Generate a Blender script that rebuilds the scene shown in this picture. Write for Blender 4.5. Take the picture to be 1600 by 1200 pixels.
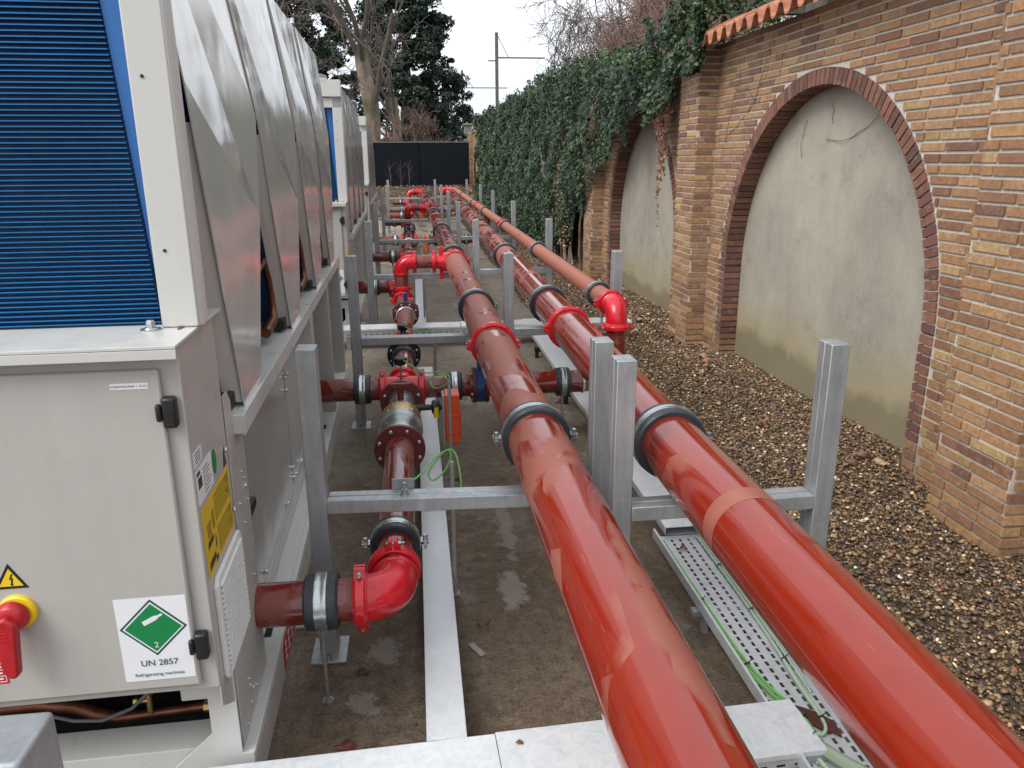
import bpy, math, random
import numpy as np
from mathutils import Matrix, Vector
random.seed(7); rng = np.random.default_rng(7)
S = bpy.context.scene
for o in list(bpy.data.objects): bpy.data.objects.remove(o)
R = math.radians
# ------------------------------------------------------------------ camera
cam = bpy.data.objects.new("camera", bpy.data.cameras.new("camera"))
S.collection.objects.link(cam); S.camera = cam
cr = ((0.9923862, 0.0394322, -0.1166822), (-0.1230575, 0.2778719, -0.9527036), (-0.0051445, 0.9598085, 0.2806086))
mw = Matrix(cr).to_4x4(); mw.translation = (0, 0, 1.75); cam.matrix_world = mw
cam.data.sensor_width = 36; cam.data.lens = 27.0; cam.data.clip_start = .05; cam.data.clip_end = 900
# ------------------------------------------------------------------ world
SUN_EL, SUN_AZ = R(48), R(238)
w = bpy.data.worlds.new("World"); S.world = w; w.use_nodes = True
nt = w.node_tree; nt.nodes.clear()
sky = nt.nodes.new('ShaderNodeTexSky'); sky.sky_type = 'NISHITA'; sky.sun_disc = False
sky.sun_elevation = SUN_EL; sky.sun_rotation = SUN_AZ; sky.air_density = 1.0; sky.dust_density = 4.0; sky.ozone_density = 1.0
hs = nt.nodes.new('ShaderNodeHueSaturation'); hs.inputs['Saturation'].default_value = .12
mx = nt.nodes.new('ShaderNodeMixRGB'); mx.inputs[0].default_value = .72
mx.inputs[2].default_value = (7.6, 7.95, 8.4, 1)          # cloud deck: even bright white over the sky texture
bgn = nt.nodes.new('ShaderNodeBackground'); bgn.inputs[1].default_value = .100
wo = nt.nodes.new('ShaderNodeOutputWorld')
nt.links.new(sky.outputs[0], hs.inputs['Color']); nt.links.new(hs.outputs[0], mx.inputs[1])
tcw = nt.nodes.new('ShaderNodeTexCoord'); cn = nt.nodes.new('ShaderNodeTexNoise'); cn.inputs['Scale'].default_value = 2.2; cn.inputs['Detail'].default_value = 5
mpw = nt.nodes.new('ShaderNodeMapping'); mpw.inputs['Scale'].default_value = (1, 1, 3); nt.links.new(tcw.outputs['Generated'], mpw.inputs[0]); nt.links.new(mpw.outputs[0], cn.inputs['Vector'])
cr_ = nt.nodes.new('ShaderNodeValToRGB'); cr_.color_ramp.elements[0].position = .35; cr_.color_ramp.elements[0].color = (.86, .89, .93, 1); cr_.color_ramp.elements[1].position = .65; cr_.color_ramp.elements[1].color = (1.0, 1.0, 1.0, 1); nt.links.new(cn.outputs['Fac'], cr_.inputs[0])
cm = nt.nodes.new('ShaderNodeMixRGB'); cm.blend_type = 'MULTIPLY'; cm.inputs[0].default_value = 1.0; nt.links.new(mx.outputs[0], cm.inputs[1]); nt.links.new(cr_.outputs[0], cm.inputs[2])
nt.links.new(cm.outputs[0], bgn.inputs[0]); nt.links.new(bgn.outputs[0], wo.inputs[0])
# ------------------------------------------------------------------ sun (overcast)
sl = bpy.data.lights.new("sun", 'SUN'); sl.energy = 1.5; sl.angle = R(32); sl.color = (1, .97, .93)
so = bpy.data.objects.new("sun", sl); S.collection.objects.link(so)
sd = Vector((math.sin(SUN_AZ)*math.cos(SUN_EL), math.cos(SUN_AZ)*math.cos(SUN_EL), math.sin(SUN_EL)))
so.rotation_euler = sd.to_track_quat('Z', 'Y').to_euler()
S.view_settings.view_transform = 'Standard'; S.view_settings.look = 'None'
S.view_settings.exposure = 0.86; S.view_settings.gamma = 1.0; S.view_settings.use_curve_mapping = False

# ------------------------------------------------------------------ materials
MATS = {}
class NB:
    """tiny node builder"""
    def __init__(s, name, col=(.5, .5, .5), rough=.5, metal=0.0, spec=.5, coat=0.0):
        s.m = bpy.data.materials.new(name); s.m.use_nodes = True; s.t = s.m.node_tree
        s.b = s.t.nodes['Principled BSDF']; s.b.inputs['Base Color'].default_value = (*col, 1)
        s.b.inputs['Roughness'].default_value = rough; s.b.inputs['Metallic'].default_value = metal
        s.b.inputs['Specular IOR Level'].default_value = spec; s.b.inputs['Coat Weight'].default_value = coat
        s.b.inputs['Coat Roughness'].default_value = .04
        s.tc = None; MATS[name] = s.m
    def n(s, typ, **kw):
        x = s.t.nodes.new(typ)
        for k, v in kw.items(): setattr(x, k, v)
        return x
    def l(s, a, b): s.t.links.new(a, b)
    def obj(s, scale=(1, 1, 1)):
        g = s.n('ShaderNodeNewGeometry'); mp = s.n('ShaderNodeMapping'); mp.inputs['Scale'].default_value = scale
        s.l(g.outputs['Position'], mp.inputs[0]); return mp.outputs[0]
    def noise(s, scale, detail=4, rough=.55, co=None, dist=0.0):
        x = s.n('ShaderNodeTexNoise'); x.inputs['Scale'].default_value = scale; x.inputs['Detail'].default_value = detail
        x.inputs['Roughness'].default_value = rough; x.inputs['Distortion'].default_value = dist
        s.l(co if co is not None else s.obj(), x.inputs['Vector']); return x.outputs['Fac']
    def voro(s, scale, feat='F1', co=None):
        x = s.n('ShaderNodeTexVoronoi'); x.feature = feat; x.inputs['Scale'].default_value = scale
        s.l(co if co is not None else s.obj(), x.inputs['Vector']); return x
    def ramp(s, f, pts):
        x = s.n('ShaderNodeValToRGB'); e = x.color_ramp.elements
        while len(e) < len(pts): e.new(.5)
        for i, (p, c) in enumerate(pts):
            e[i].position = p; e[i].color = (*c, 1) if hasattr(c, '__len__') else (c, c, c, 1)
        s.l(f, x.inputs[0]); return x.outputs[0]
    def mix(s, f, a, b, mode='MIX'):
        x = s.n('ShaderNodeMixRGB'); x.blend_type = mode
        for i, v in ((0, f), (1, a), (2, b)):
            if isinstance(v, (int, float)): x.inputs[i].default_value = v if i == 0 else (v, v, v, 1)
            elif isinstance(v, tuple): x.inputs[i].default_value = (*v, 1)
            else: s.l(v, x.inputs[i])
        return x.outputs[0]
    def math(s, op, a, b=0.0):
        x = s.n('ShaderNodeMath'); x.operation = op
        for i, v in ((0, a), (1, b)):
            if isinstance(v, (int, float)): x.inputs[i].default_value = v
            else: s.l(v, x.inputs[i])
        return x.outputs[0]
    def col(s, c): s.l(c, s.b.inputs['Base Color'])
    def rgh(s, c): s.l(c, s.b.inputs['Roughness'])
    def bump(s, h, strength=.3, dist=.01):
        x = s.n('ShaderNodeBump'); x.inputs['Strength'].default_value = strength; x.inputs['Distance'].default_value = dist
        s.l(h, x.inputs['Height']); s.l(x.outputs[0], s.b.inputs['Normal'])
    def attr(s, name='col'):
        x = s.n('ShaderNodeAttribute'); x.attribute_name = name; return x.outputs['Color']
    def sep(s, v):
        x = s.n('ShaderNodeSeparateXYZ'); s.l(v, x.inputs[0]); return x.outputs

def simple(name, col, rough=.5, metal=0.0, var=.12, nscale=14, bump=0.0, coat=0.0, spec=.5):
    b = NB(name, col, rough, metal, spec, coat)
    f = b.noise(nscale, 5) if not name.startswith('panel') else b.math('ADD', b.math('MULTIPLY', b.noise(nscale, 5), .5), b.math('MULTIPLY', b.noise(3, 5, .6, b.obj((9, 9, .6))), .5))
    lo = tuple(c*(1-var) for c in col); hi = tuple(min(1, c*(1+var)) for c in col)
    b.col(b.ramp(f, [(.3, lo), (.7, hi)]))
    f2 = b.noise(nscale*4, 3)
    b.rgh(b.ramp(f2, [(.3, max(0, rough-.08)), (.7, min(1, rough+.1))]))
    if bump: b.bump(b.noise(nscale*6, 4), bump, .004)
    return b.m

simple('panel', (.43, .415, .387), .34, 0, .06, 3, .03)
simple('panel_white', (.55, .545, .52), .32, 0, .03, 3)
simple('panel_shadow', (.42, .41, .385), .5, 0, .05, 3)
simple('black', (.012, .012, .013), .45, 0, .3, 20)
simple('rubber', (.030, .036, .044), .42, 0, .25, 10)
simple('dark_void', (.006, .006, .007), .8, 0, .2, 10)
simple('steel', (.42, .43, .43), .30, .9, .07, 12)
simple('zinc_bright', (.50, .52, .53), .24, .85, .06, 10)
simple('brass', (.48, .33, .12), .35, .8, .25, 30)
simple('copper', (.17, .065, .035), .38, .7, .45, 12)  # base darkened to carry the shade the under-box pipes sit in
simple('blue_valve', (.012, .05, .20), .35, 0, .25, 20)
simple('orange', (.78, .09, .02), .4, 0, .06, 12)
simple('yellow', (.80, .55, .02), .4, 0, .05, 12)
simple('yellow_sticker', (.72, .47, .01), .4, 0, .05, 12)
simple('white_plastic', (.74, .74, .73), .4, 0, .03, 12)
simple('sticker_white', (.76, .77, .80), .35, 0, .02, 8)
simple('green_sign', (.008, .22, .065), .35, 0, .08, 8)
simple('dark_green_ink', (.012, .075, .055), .4, 0, .05, 8)
simple('ink', (.05, .045, .03), .5, 0, .05, 8)
simple('olive_ink', (.30, .21, .01), .5, 0, .1, 30)
simple('handle_red', (.42, .012, .02), .38, 0, .12, 25)
simple('sticker_red', (.55, .012, .03), .38, 0, .05, 10)
simple('green_cable', (.16, .46, .10), .35, 0, .15, 20)
simple('pale_cable', (.42, .55, .40), .4, 0, .1, 20)
simple('cable_grey_green', (.30, .37, .26), .4, 0, .1, 6)
simple('grey_conduit', (.33, .33, .32), .5, 0, .1, 20)
simple('rod', (.36, .36, .35), .45, .7, .2, 60)
simple('dark_fence', (.009, .011, .015), .6, 0, .15, 1.5, spec=.08)
simple('fence_cap', (.16, .17, .18), .4, .3, .1, 4)
simple('mast', (.12, .10, .09), .7, 0, .2, 2)
simple('coping', (.20, .19, .17), .85, 0, .25, 12, .3)
simple('hose', (.12, .12, .13), .5, 0, .1, 10)
simple('compressor', (.03, .035, .04), .5, .2, .3, 8)
simple('dark_red', (.13, .022, .017), .42, 0, .2, 18, .05)
simple('wood_grey', (.10, .09, .075), .8, 0, .3, 12, .3)
simple('chip_wood', (.085, .022, .016), .8, 0, .35, 90, .5)

b = NB('fitting_red', (.62, .008, .018), .27, 0, .5, .3)
f = b.noise(16, 4); b.col(b.ramp(f, [(.35, (.50, .006, .014)), (.62, (.68, .010, .022))]))
b.rgh(b.ramp(b.noise(30, 3), [(.3, .2), (.7, .38)])); b.bump(b.noise(160, 3), .12, .002)

def pipe_mat(name, yfade0, yfade1, thr_near, thr_far, wet=(.25, .019, .007), dry=(.29, .092, .063), sc=3.2, seed=0.0, far_up=0.0, streak=False):
    """gloss red primer pipe, wet film with dry matt patches; more dry further along"""
    b = NB(name, wet, .12, 0, .5, .55)
    co = b.obj((1, .55, 1)); sx = b.sep(b.obj())
    ad = b.n('ShaderNodeVectorMath'); ad.operation = 'ADD'; ad.inputs[1].default_value = (seed, seed*1.7, 0); b.l(co, ad.inputs[0])
    n1 = b.noise(sc, 5, .5, ad.outputs[0], .8)
    v = b.voro(sc*2.4, 'F1', ad.outputs[0]).outputs['Color']; vs = b.n('ShaderNodeSeparateColor'); b.l(v, vs.inputs[0])
    f = b.math('ADD', b.math('MULTIPLY', n1, .80), b.math('MULTIPLY', vs.outputs[0], .20))
    mr = b.n('ShaderNodeMapRange'); mr.inputs[1].default_value = yfade0; mr.inputs[2].default_value = yfade1
    mr.inputs[3].default_value = thr_near; mr.inputs[4].default_value = thr_far; b.l(sx[1], mr.inputs[0])
    m2 = b.n('ShaderNodeMapRange'); m2.inputs[1].default_value = 7.5; m2.inputs[2].default_value = 10.5; m2.inputs[4].default_value = far_up; m2.inputs[3].default_value = 0; b.l(sx[1], m2.inputs[0])
    d = b.math('SUBTRACT', f, b.math('ADD', mr.outputs[0], m2.outputs[0]))
    if streak:
        ax = b.math('ABSOLUTE', b.math('SUBTRACT', sx[0], .475)); s1 = b.n('ShaderNodeMapRange'); s1.inputs[1].default_value = .0; s1.inputs[2].default_value = .055; s1.inputs[3].default_value = .17; s1.inputs[4].default_value = -.03; b.l(ax, s1.inputs[0])
        s2 = b.n('ShaderNodeMapRange'); s2.inputs[1].default_value = 1.75; s2.inputs[2].default_value = 2.0; s2.inputs[3].default_value = 1.0; s2.inputs[4].default_value = 0.0; b.l(sx[1], s2.inputs[0])
        d = b.math('ADD', d, b.math('MULTIPLY', s1.outputs[0], s2.outputs[0]))
    d = b.math('ADD', d, b.math('MULTIPLY', b.math('SUBTRACT', b.noise(24, 6, .75, b.obj((1, .35, 1))), .5), .10))
    mask = b.ramp(d, [(-.004, 0.0), (.065, 1.0)])
    cv = b.noise(9, 5); wv = b.mix(cv, tuple(c*.86 for c in wet), tuple(min(1, c*1.1) for c in wet))
    dv = b.mix(b.noise(26, 5), tuple(c*.88 for c in dry), tuple(c*1.1 for c in dry))
    scr = b.noise(2.2, 2, .5, b.obj((50, 3.5, 50)))
    sm = b.ramp(scr, [(.70, 0.0), (.76, .35)])
    wv = b.mix(sm, wv, (.55, .12, .09))
    b.col(b.mix(mask, wv, dv)); b.rgh(b.mix(mask, b.mix(cv, .08, .2), .55))
    inv = b.math('SUBTRACT', 1.0, mask); b.l(b.math('MULTIPLY', inv, .6), b.b.inputs['Coat Weight'])
    b.bump(b.noise(60, 3), .03, .002); return b.m
pipe_mat('pipe_left', 1.7, 3.0, .575, .44, far_up=.13, streak=True)
pipe_mat('pipe_middle', 2.2, 6.0, .62, .50, seed=4.3)
pipe_mat('pipe_right', 4.0, 6.0, .30, .25, wet=(.34, .07, .04), dry=(.33, .115, .07), seed=8.1)
pipe_mat('pipe_branch', 0.0, 3.0, .56, .50, wet=(.17, .018, .012), dry=(.21, .06, .045), sc=5, seed=2.0)

b = NB('galv', (.42, .44, .45), .42, .55)
v = b.voro(140).outputs['Color']; vs = b.n('ShaderNodeSeparateColor'); b.l(v, vs.inputs[0])
n1 = b.noise(7, 5); n2 = b.noise(3, 3, .5, b.obj((14, 14, 2)))
f = b.math('ADD', b.math('MULTIPLY', vs.outputs[0], .07), b.math('ADD', b.math('MULTIPLY', n1, .5), b.math('MULTIPLY', n2, .45)))
b.col(b.ramp(f, [(.3, (.27, .285, .30)), (.55, (.39, .405, .415)), (.8, (.54, .555, .56))]))
b.rgh(b.ramp(f, [(.3, .5), (.8, .36)])); b.bump(b.noise(80, 3), .08, .003)
b = NB('galv_lid', (.60, .63, .65), .33, .25)
n1 = b.noise(30, 6, .65, None, 1.2); n2 = b.noise(2.5, 3)
b.col(b.mix(b.ramp(n2, [(.4, 0.0), (.65, 1.0)]), b.ramp(n1, [(.35, (.60, .63, .65)), (.6, (.72, .74, .75))]), b.ramp(n1, [(.35, (.66, .69, .71)), (.6, (.78, .79, .80))])))
b.rgh(b.ramp(n1, [(.35, .28), (.65, .46)])); b.bump(n1, .05, .003)
b = NB('tray_metal', (.56, .58, .60), .4, .3)
b.col(b.ramp(b.noise(18, 4), [(.3, (.50, .52, .54)), (.7, (.62, .64, .655))]))

b = NB('mirror_panel', (.70, .68, .65), .12, .36)
b.col(b.ramp(b.noise(1.3, 3), [(.3, (.66, .65, .62)), (.7, (.72, .71, .68))]))
b.rgh(b.ramp(b.noise(6, 4), [(.3, .08), (.7, .18)]))
b.bump(b.math('ADD', b.noise(2.6, 2, .4), b.math('MULTIPLY', b.noise(9, 2, .4), .04)), .28, .030)
b = NB('satin_panel', (.60, .575, .54), .18, .25)
b.col(b.ramp(b.noise(2, 3), [(.3, (.50, .48, .45)), (.7, (.60, .58, .545))])); b.bump(b.noise(2.5, 2), .4, .02)
simple('coil_blue', (.010, .15, .36), .38, .2, .12, 6)
simple('coil_dark', (.004, .042, .16), .5, .1, .12, 6)
simple('coil_sheet', (.02, .14, .42), .4, 0, .1, 2)

# concrete slab: wet, brown, mottled
b = NB('concrete', (.10, .08, .06), .5)
n0 = b.noise(.8, 6, .65); n1 = b.noise(5, 8, .7); n2 = b.noise(20, 8, .82); n3 = b.noise(90, 4, .7); y = b.sep(b.obj())[1]
g = b.ramp(b.math('ADD', b.math('MULTIPLY', n2, .6), b.math('MULTIPLY', n3, .4)), [(.36, 0.0), (.64, 1.0)])
wetc = b.mix(g, (.060, .042, .026), (.33, .25, .175)); dryc = b.mix(g, (.15, .12, .085), (.43, .375, .30))
fa = b.n('ShaderNodeMapRange'); fa.inputs[1].default_value = 2.3; fa.inputs[2].default_value = 6.5; fa.inputs[3].default_value = -.06; fa.inputs[4].default_value = .13; b.l(y, fa.inputs[0])
dm = b.ramp(b.math('ADD', b.math('ADD', b.math('MULTIPLY', n0, .55), b.math('MULTIPLY', n1, .45)), fa.outputs[0]), [(.47, 0.0), (.60, 1.0)])
base = b.mix(dm, wetc, dryc)
ef = b.ramp(b.noise(1.9, 10, .85), [(.60, 0.0), (.66, 1.0)]); base = b.mix(b.math('MULTIPLY', ef, b.ramp(n2, [(.42, .05), (.56, .9)])), base, (.42, .38, .32))
rust = b.ramp(b.noise(1.4, 5, .6, b.obj((1.3, 1, 1))), [(.52, 0.0), (.68, .5)]); base = b.mix(rust, base, b.mix(g, (.07, .038, .016), (.24, .155, .075)))
pud = b.ramp(b.noise(1.25, 4, .5, b.obj((1.8, .8, 1))), [(.54, 0.0), (.66, 1.0)])
X_, Y_ = b.sep(b.obj())[0:2] if 0 else (b.sep(b.obj())[0], b.sep(b.obj())[1])
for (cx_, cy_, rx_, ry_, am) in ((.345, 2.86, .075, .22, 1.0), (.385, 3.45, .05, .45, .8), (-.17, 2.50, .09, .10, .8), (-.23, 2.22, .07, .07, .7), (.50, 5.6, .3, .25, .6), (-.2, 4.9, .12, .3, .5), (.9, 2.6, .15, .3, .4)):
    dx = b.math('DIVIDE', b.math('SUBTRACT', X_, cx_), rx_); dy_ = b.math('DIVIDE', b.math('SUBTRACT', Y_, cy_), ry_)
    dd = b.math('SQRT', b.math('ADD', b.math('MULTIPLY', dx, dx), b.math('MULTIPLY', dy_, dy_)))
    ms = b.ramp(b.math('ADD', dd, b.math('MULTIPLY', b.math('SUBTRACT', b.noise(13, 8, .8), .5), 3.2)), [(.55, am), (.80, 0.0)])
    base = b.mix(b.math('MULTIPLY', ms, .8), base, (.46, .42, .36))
base = b.mix(b.math('MULTIPLY', pud, .35), base, b.mix(.5, base, (.03, .02, .012)))
b.col(base); b.rgh(b.mix(pud, b.ramp(b.math('ADD', b.math('MULTIPLY', n1, .6), b.math('MULTIPLY', n2, .4)), [(.35, .25), (.6, .75)]), .04))
b.b.inputs['Specular IOR Level'].default_value = .4
hb = b.math('MULTIPLY', b.math('ADD', b.math('MULTIPLY', n3, .6), b.math('MULTIPLY', n2, 1.0)), b.math('SUBTRACT', 1.0, b.math('MULTIPLY', pud, .97)))
b.bump(hb, 1.0, .016)

b = NB('gravel_bed', (.05, .035, .02), .75)
vv = b.voro(55); vs = b.n('ShaderNodeSeparateColor'); b.l(vv.outputs['Color'], vs.inputs[0])
b.col(b.mix(b.noise(1.2, 5), b.ramp(vs.outputs[0], [(0, (.020, .013, .008)), (.5, (.055, .036, .020)), (.85, (.12, .085, .05)), (1, (.24, .20, .14))]), b.ramp(vs.outputs[1], [(0, (.018, .012, .008)), (.7, (.05, .034, .02)), (1, (.15, .11, .07))])))
b.bump(vv.outputs['Distance'], .9, .012)
b = NB('stones', (.1, .08, .05), .42); c = b.attr(); b.col(b.mix(b.math('MULTIPLY', b.noise(140, 3), .5), c, b.mix(.5, c, (.03, .02, .012)))); b.bump(b.noise(220, 3), .2, .002)
b = NB('soil', (.05, .04, .02), .9)
b.col(b.ramp(b.noise(9, 9, .8), [(.3, (.025, .02, .012)), (.5, (.055, .05, .022)), (.62, (.10, .06, .035)), (.75, (.16, .10, .06))])); b.bump(b.noise(30, 6), .8, .05)
b = NB('dead_leaf', (.2, .1, .05), .6); b.col(b.attr())
b = NB('grass', (.04, .06, .02), .8); b.col(b.ramp(b.noise(.6, 6), [(.3, (.03, .04, .015)), (.7, (.07, .08, .03))]))

b = NB('brick', (.3, .2, .1), .78)
c = b.attr(); n1 = b.noise(45, 6, .7); n2 = b.noise(260, 3)
b.col(b.mix(b.ramp(n1, [(.38, .75), (.60, 0.05)]), b.mix(b.ramp(b.noise(18, 4), [(.55, 0.0), (.7, .35)]), c, (.50, .40, .27)), b.mix(.6, c, (.12, .055, .022))))
b.rgh(b.ramp(n1, [(.3, .62), (.7, .85)])); b.bump(b.math('ADD', n1, b.math('MULTIPLY', n2, .4)), .55, .006)
b = NB('mortar', (.33, .31, .27), .9)
z = b.sep(b.obj())[2]; mo = b.ramp(b.noise(30, 6, .7), [(.3, (.42, .39, .335)), (.7, (.60, .57, .51))])
low = b.ramp(b.math('ADD', z, b.math('MULTIPLY', b.noise(3, 4), .4)), [(.25, 1.0), (.6, 0.0)])
b.col(b.mix(b.math('MULTIPLY', low, .6), mo, (.13, .115, .075))); b.bump(b.noise(120, 4), .5, .004)

b = NB('render_plaster', (.34, .32, .26), .85)
z = b.sep(b.obj())[2]; big = b.noise(1.1, 6, .6); med = b.noise(5, 8, .7); fine = b.noise(75, 4, .85); streak = b.noise(2.2, 6, .65, b.obj((1, 2.2, .8)))
c0 = b.mix(b.ramp(big, [(.35, 0.0), (.65, 1.0)]), (.25, .230, .190), (.37, .336, .272))
c0 = b.mix(b.math('MULTIPLY', b.ramp(streak, [(.45, 0.0), (.7, 1.0)]), .30), c0, (.42, .405, .33))
c0 = b.mix(b.ramp(fine, [(.56, 0.0), (.68, .75)]), c0, (.50, .49, .43))
c0 = b.mix(b.ramp(med, [(.52, 0.0), (.70, .45)]), c0, (.17, .165, .125))
hz = b.math('ADD', z, b.math('MULTIPLY', b.math('SUBTRACT', b.noise(1.6, 5, .6), .5), .55))
yl = b.ramp(hz, [(.30, 1.0), (.62, 0.0)]); c0 = b.mix(b.math('MULTIPLY', yl, .6), c0, (.30, .25, .12))
dk = b.ramp(hz, [(.17, 1.0), (.27, 0.0)]); c0 = b.mix(b.math('MULTIPLY', dk, .6), c0, (.12, .10, .055)); c0 = b.mix(1.0, c0, (1.10, 1.09, 1.09), 'MULTIPLY')
b.col(c0); b.bump(b.math('ADD', b.math('MULTIPLY', fine, .6), med), .35, .006)
b = NB('terracotta', (.42, .15, .07), .7)
n1 = b.noise(18, 6, .7); b.col(b.ramp(n1, [(.3, (.13, .075, .045)), (.48, (.36, .135, .07)), (.7, (.48, .20, .11))])); b.bump(n1, .4, .005)

b = NB('ivy_leaf', (.04, .08, .03), .45, 0, .28); c = b.attr(); b.col(c)
b = NB('conifer', (.015, .03, .015), .7); c = b.attr(); b.col(c)
b = NB('bark', (.12, .09, .06), .85)
n1 = b.noise(6, 7, .7, b.obj((1, 1, .25))); b.col(b.mix(b.ramp(b.noise(.7, 4), [(.45, 0.0), (.62, .8)]), b.ramp(n1, [(.3, (.13, .095, .075)), (.7, (.42, .30, .235))]), (.065, .075, .025))); b.bump(n1, .8, .05)
simple('twig', (.13, .105, .088), .85, 0, .25, 2)
simple('twig_red', (.175, .105, .085), .85, 0, .25, 2)

# ------------------------------------------------------------------ mesh kit
def V3(a): return np.asarray(a, dtype=float)
class M:
    def __init__(s): s.v = []; s.f = []; s.n = 0; s.c = []; s.T = None
    def add(s, vs, fs, col=None):
        vs = np.asarray(vs, float)
        if s.T is not None:
            a = np.asarray(s.T); vs = vs @ a[:3, :3].T + a[:3, 3]
        s.v.append(vs); k = s.n
        s.f += [tuple(i+k for i in f) for f in fs]; s.n += len(vs)
        s.c += [col if col is not None else (1, 1, 1)]*len(fs)
        return s
    def box(s, x0, x1, y0, y1, z0, z1, col=None):
        v = [(x, y, z) for z in (z0, z1) for y in (y0, y1) for x in (x0, x1)]
        return s.add(v, [(0, 2, 3, 1), (4, 5, 7, 6), (0, 1, 5, 4), (2, 6, 7, 3), (0, 4, 6, 2), (1, 3, 7, 5)], col)
    def prism(s, poly, a, b, axis='x', col=None):
        """2D polygon extruded along axis from a to b; poly coords are the other two axes in xyz order"""
        n = len(poly)
        def mk(p, t): return {'x': (t, p[0], p[1]), 'y': (p[0], t, p[1]), 'z': (p[0], p[1], t)}[axis]
        v = [mk(p, a) for p in poly] + [mk(p, b) for p in poly]
        f = [tuple(range(n))[::-1], tuple(range(n, 2*n))] + [(i, (i+1) % n, n+(i+1) % n, n+i) for i in range(n)]
        return s.add(v, f, col)
    def frame(s, p0, p1):
        d = V3(p1)-V3(p0); L = np.linalg.norm(d); d = d/L
        u = np.cross(d, (0, 0, 1)) if abs(d[2]) < .95 else np.cross(d, (0, 1, 0))
        u /= np.linalg.norm(u); w_ = np.cross(u, d); return d, u, w_, L
    def lathe(s, p0, p1, prof, n=24, closed=False, col=None, a0=0.0):
        """prof: (t along axis in metres from p0, radius); rings around the axis p0->p1"""
        d, u, w_, L = s.frame(p0, p1); vs = []
        ang = a0+np.arange(n)*2*math.pi/n; c, si = np.cos(ang), np.sin(ang)
        for t, r in prof:
            vs.append(V3(p0)+d*t+np.outer(c*r, u)+np.outer(si*r, w_))
        k = len(prof); fs = []
        for i in range(k-1 if not closed else k):
            i2 = (i+1) % k
            for j in range(n): fs.append((i*n+j, i2*n+j, i2*n+(j+1) % n, i*n+(j+1) % n))
        if not closed:
            fs.append(tuple(range(n))); fs.append(tuple(range((k-1)*n, k*n))[::-1])
        return s.add(np.vstack(vs), fs, col)
    def cyl(s, p0, p1, r, r1=None, n=20, col=None):
        L = np.linalg.norm(V3(p1)-V3(p0)); return s.lathe(p0, p1, [(0, r), (L, r if r1 is None else r1)], n, col=col)
    def ring(s, p0, p1, ri, ro, n=32):
        L = np.linalg.norm(V3(p1)-V3(p0)); c = min(.004, L*.2)
        return s.lathe(p0, p1, [(0, ri), (0, ro-c), (c, ro), (L-c, ro), (L, ro-c), (L, ri)], n, closed=True)
    def tube(s, pts, r, n=10, cap=True, col=None):
        P = [V3(p) for p in pts]; k = len(P); rr = r if hasattr(r, '__len__') else [r]*k
        vs = []; ref = None; ang = np.arange(n)*2*math.pi/n
        for i in range(k):
            d = P[min(i+1, k-1)]-P[max(i-1, 0)]; d = d/(np.linalg.norm(d)+1e-9)
            if ref is None: ref = np.cross(d, (0, 0, 1)) if abs(d[2]) < .9 else np.cross(d, (0, 1, 0))
            u = ref-d*np.dot(ref, d); u /= np.linalg.norm(u)+1e-9; ref = u; w_ = np.cross(d, u)
            vs.append(P[i]+np.outer(np.cos(ang)*rr[i], u)+np.outer(np.sin(ang)*rr[i], w_))
        fs = [(i*n+j, i*n+(j+1) % n, (i+1)*n+(j+1) % n, (i+1)*n+j) for i in range(k-1) for j in range(n)]
        if cap: fs.append(tuple(range(n))[::-1]); fs.append(tuple(range((k-1)*n, k*n)))
        return s.add(np.vstack(vs), fs, col)
    def quad(s, a, b_, c, d, col=None): return s.add([a, b_, c, d], [(0, 1, 2, 3)], col)
    def build(s, name, mat, parent=None, smooth=True, bevel=0.0, color=False, label=None):
        vs = np.vstack(s.v); me = bpy.data.meshes.new(name)
        me.from_pydata(vs.tolist(), [], s.f); me.validate()
        if smooth:
            me.polygons.foreach_set('use_smooth', [True]*len(me.polygons)); me.set_sharp_from_angle(angle=R(38))
        if color and len(me.polygons) == len(s.c):
            a = me.color_attributes.new('col', 'FLOAT_COLOR', 'CORNER')
            lt = np.array([len(f) for f in s.f]); cc = np.repeat(np.array([(*c[:3], 1.0) for c in s.c]), lt, axis=0)
            a.data.foreach_set('color', cc.astype(np.float32).ravel())
        me.materials.append(MATS[mat]); o = bpy.data.objects.new(name, me); S.collection.objects.link(o)
        if parent: o.parent = parent
        if bevel:
            md = o.modifiers.new('bevel', 'BEVEL'); md.width = bevel; md.segments = 2; md.limit_method = 'ANGLE'; md.angle_limit = R(40)
        if label: o['label'] = label
        return o
def raw(name, mat, verts, faces, cols=None, parent=None, smooth=False):
    """big numpy mesh: verts (n,3), faces (m,k) all the same k, cols (m,3)"""
    me = bpy.data.meshes.new(name); m, k = faces.shape
    me.vertices.add(len(verts)); me.vertices.foreach_set('co', verts.astype(np.float32).ravel())
    me.loops.add(m*k); me.loops.foreach_set('vertex_index', faces.astype(np.int32).ravel())
    me.polygons.add(m); me.polygons.foreach_set('loop_start', (np.arange(m)*k).astype(np.int32))
    me.polygons.foreach_set('loop_total', np.full(m, k, np.int32))
    if smooth: me.polygons.foreach_set('use_smooth', np.ones(m, bool))
    me.update(calc_edges=True)
    if cols is not None:
        a = me.color_attributes.new('col', 'FLOAT_COLOR', 'CORNER')
        cc = np.concatenate([cols, np.ones((m, 1))], 1); a.data.foreach_set('color', np.repeat(cc, k, axis=0).astype(np.float32).ravel())
    me.materials.append(MATS[mat]); o = bpy.data.objects.new(name, me); S.collection.objects.link(o)
    if parent: o.parent = parent
    return o
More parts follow.
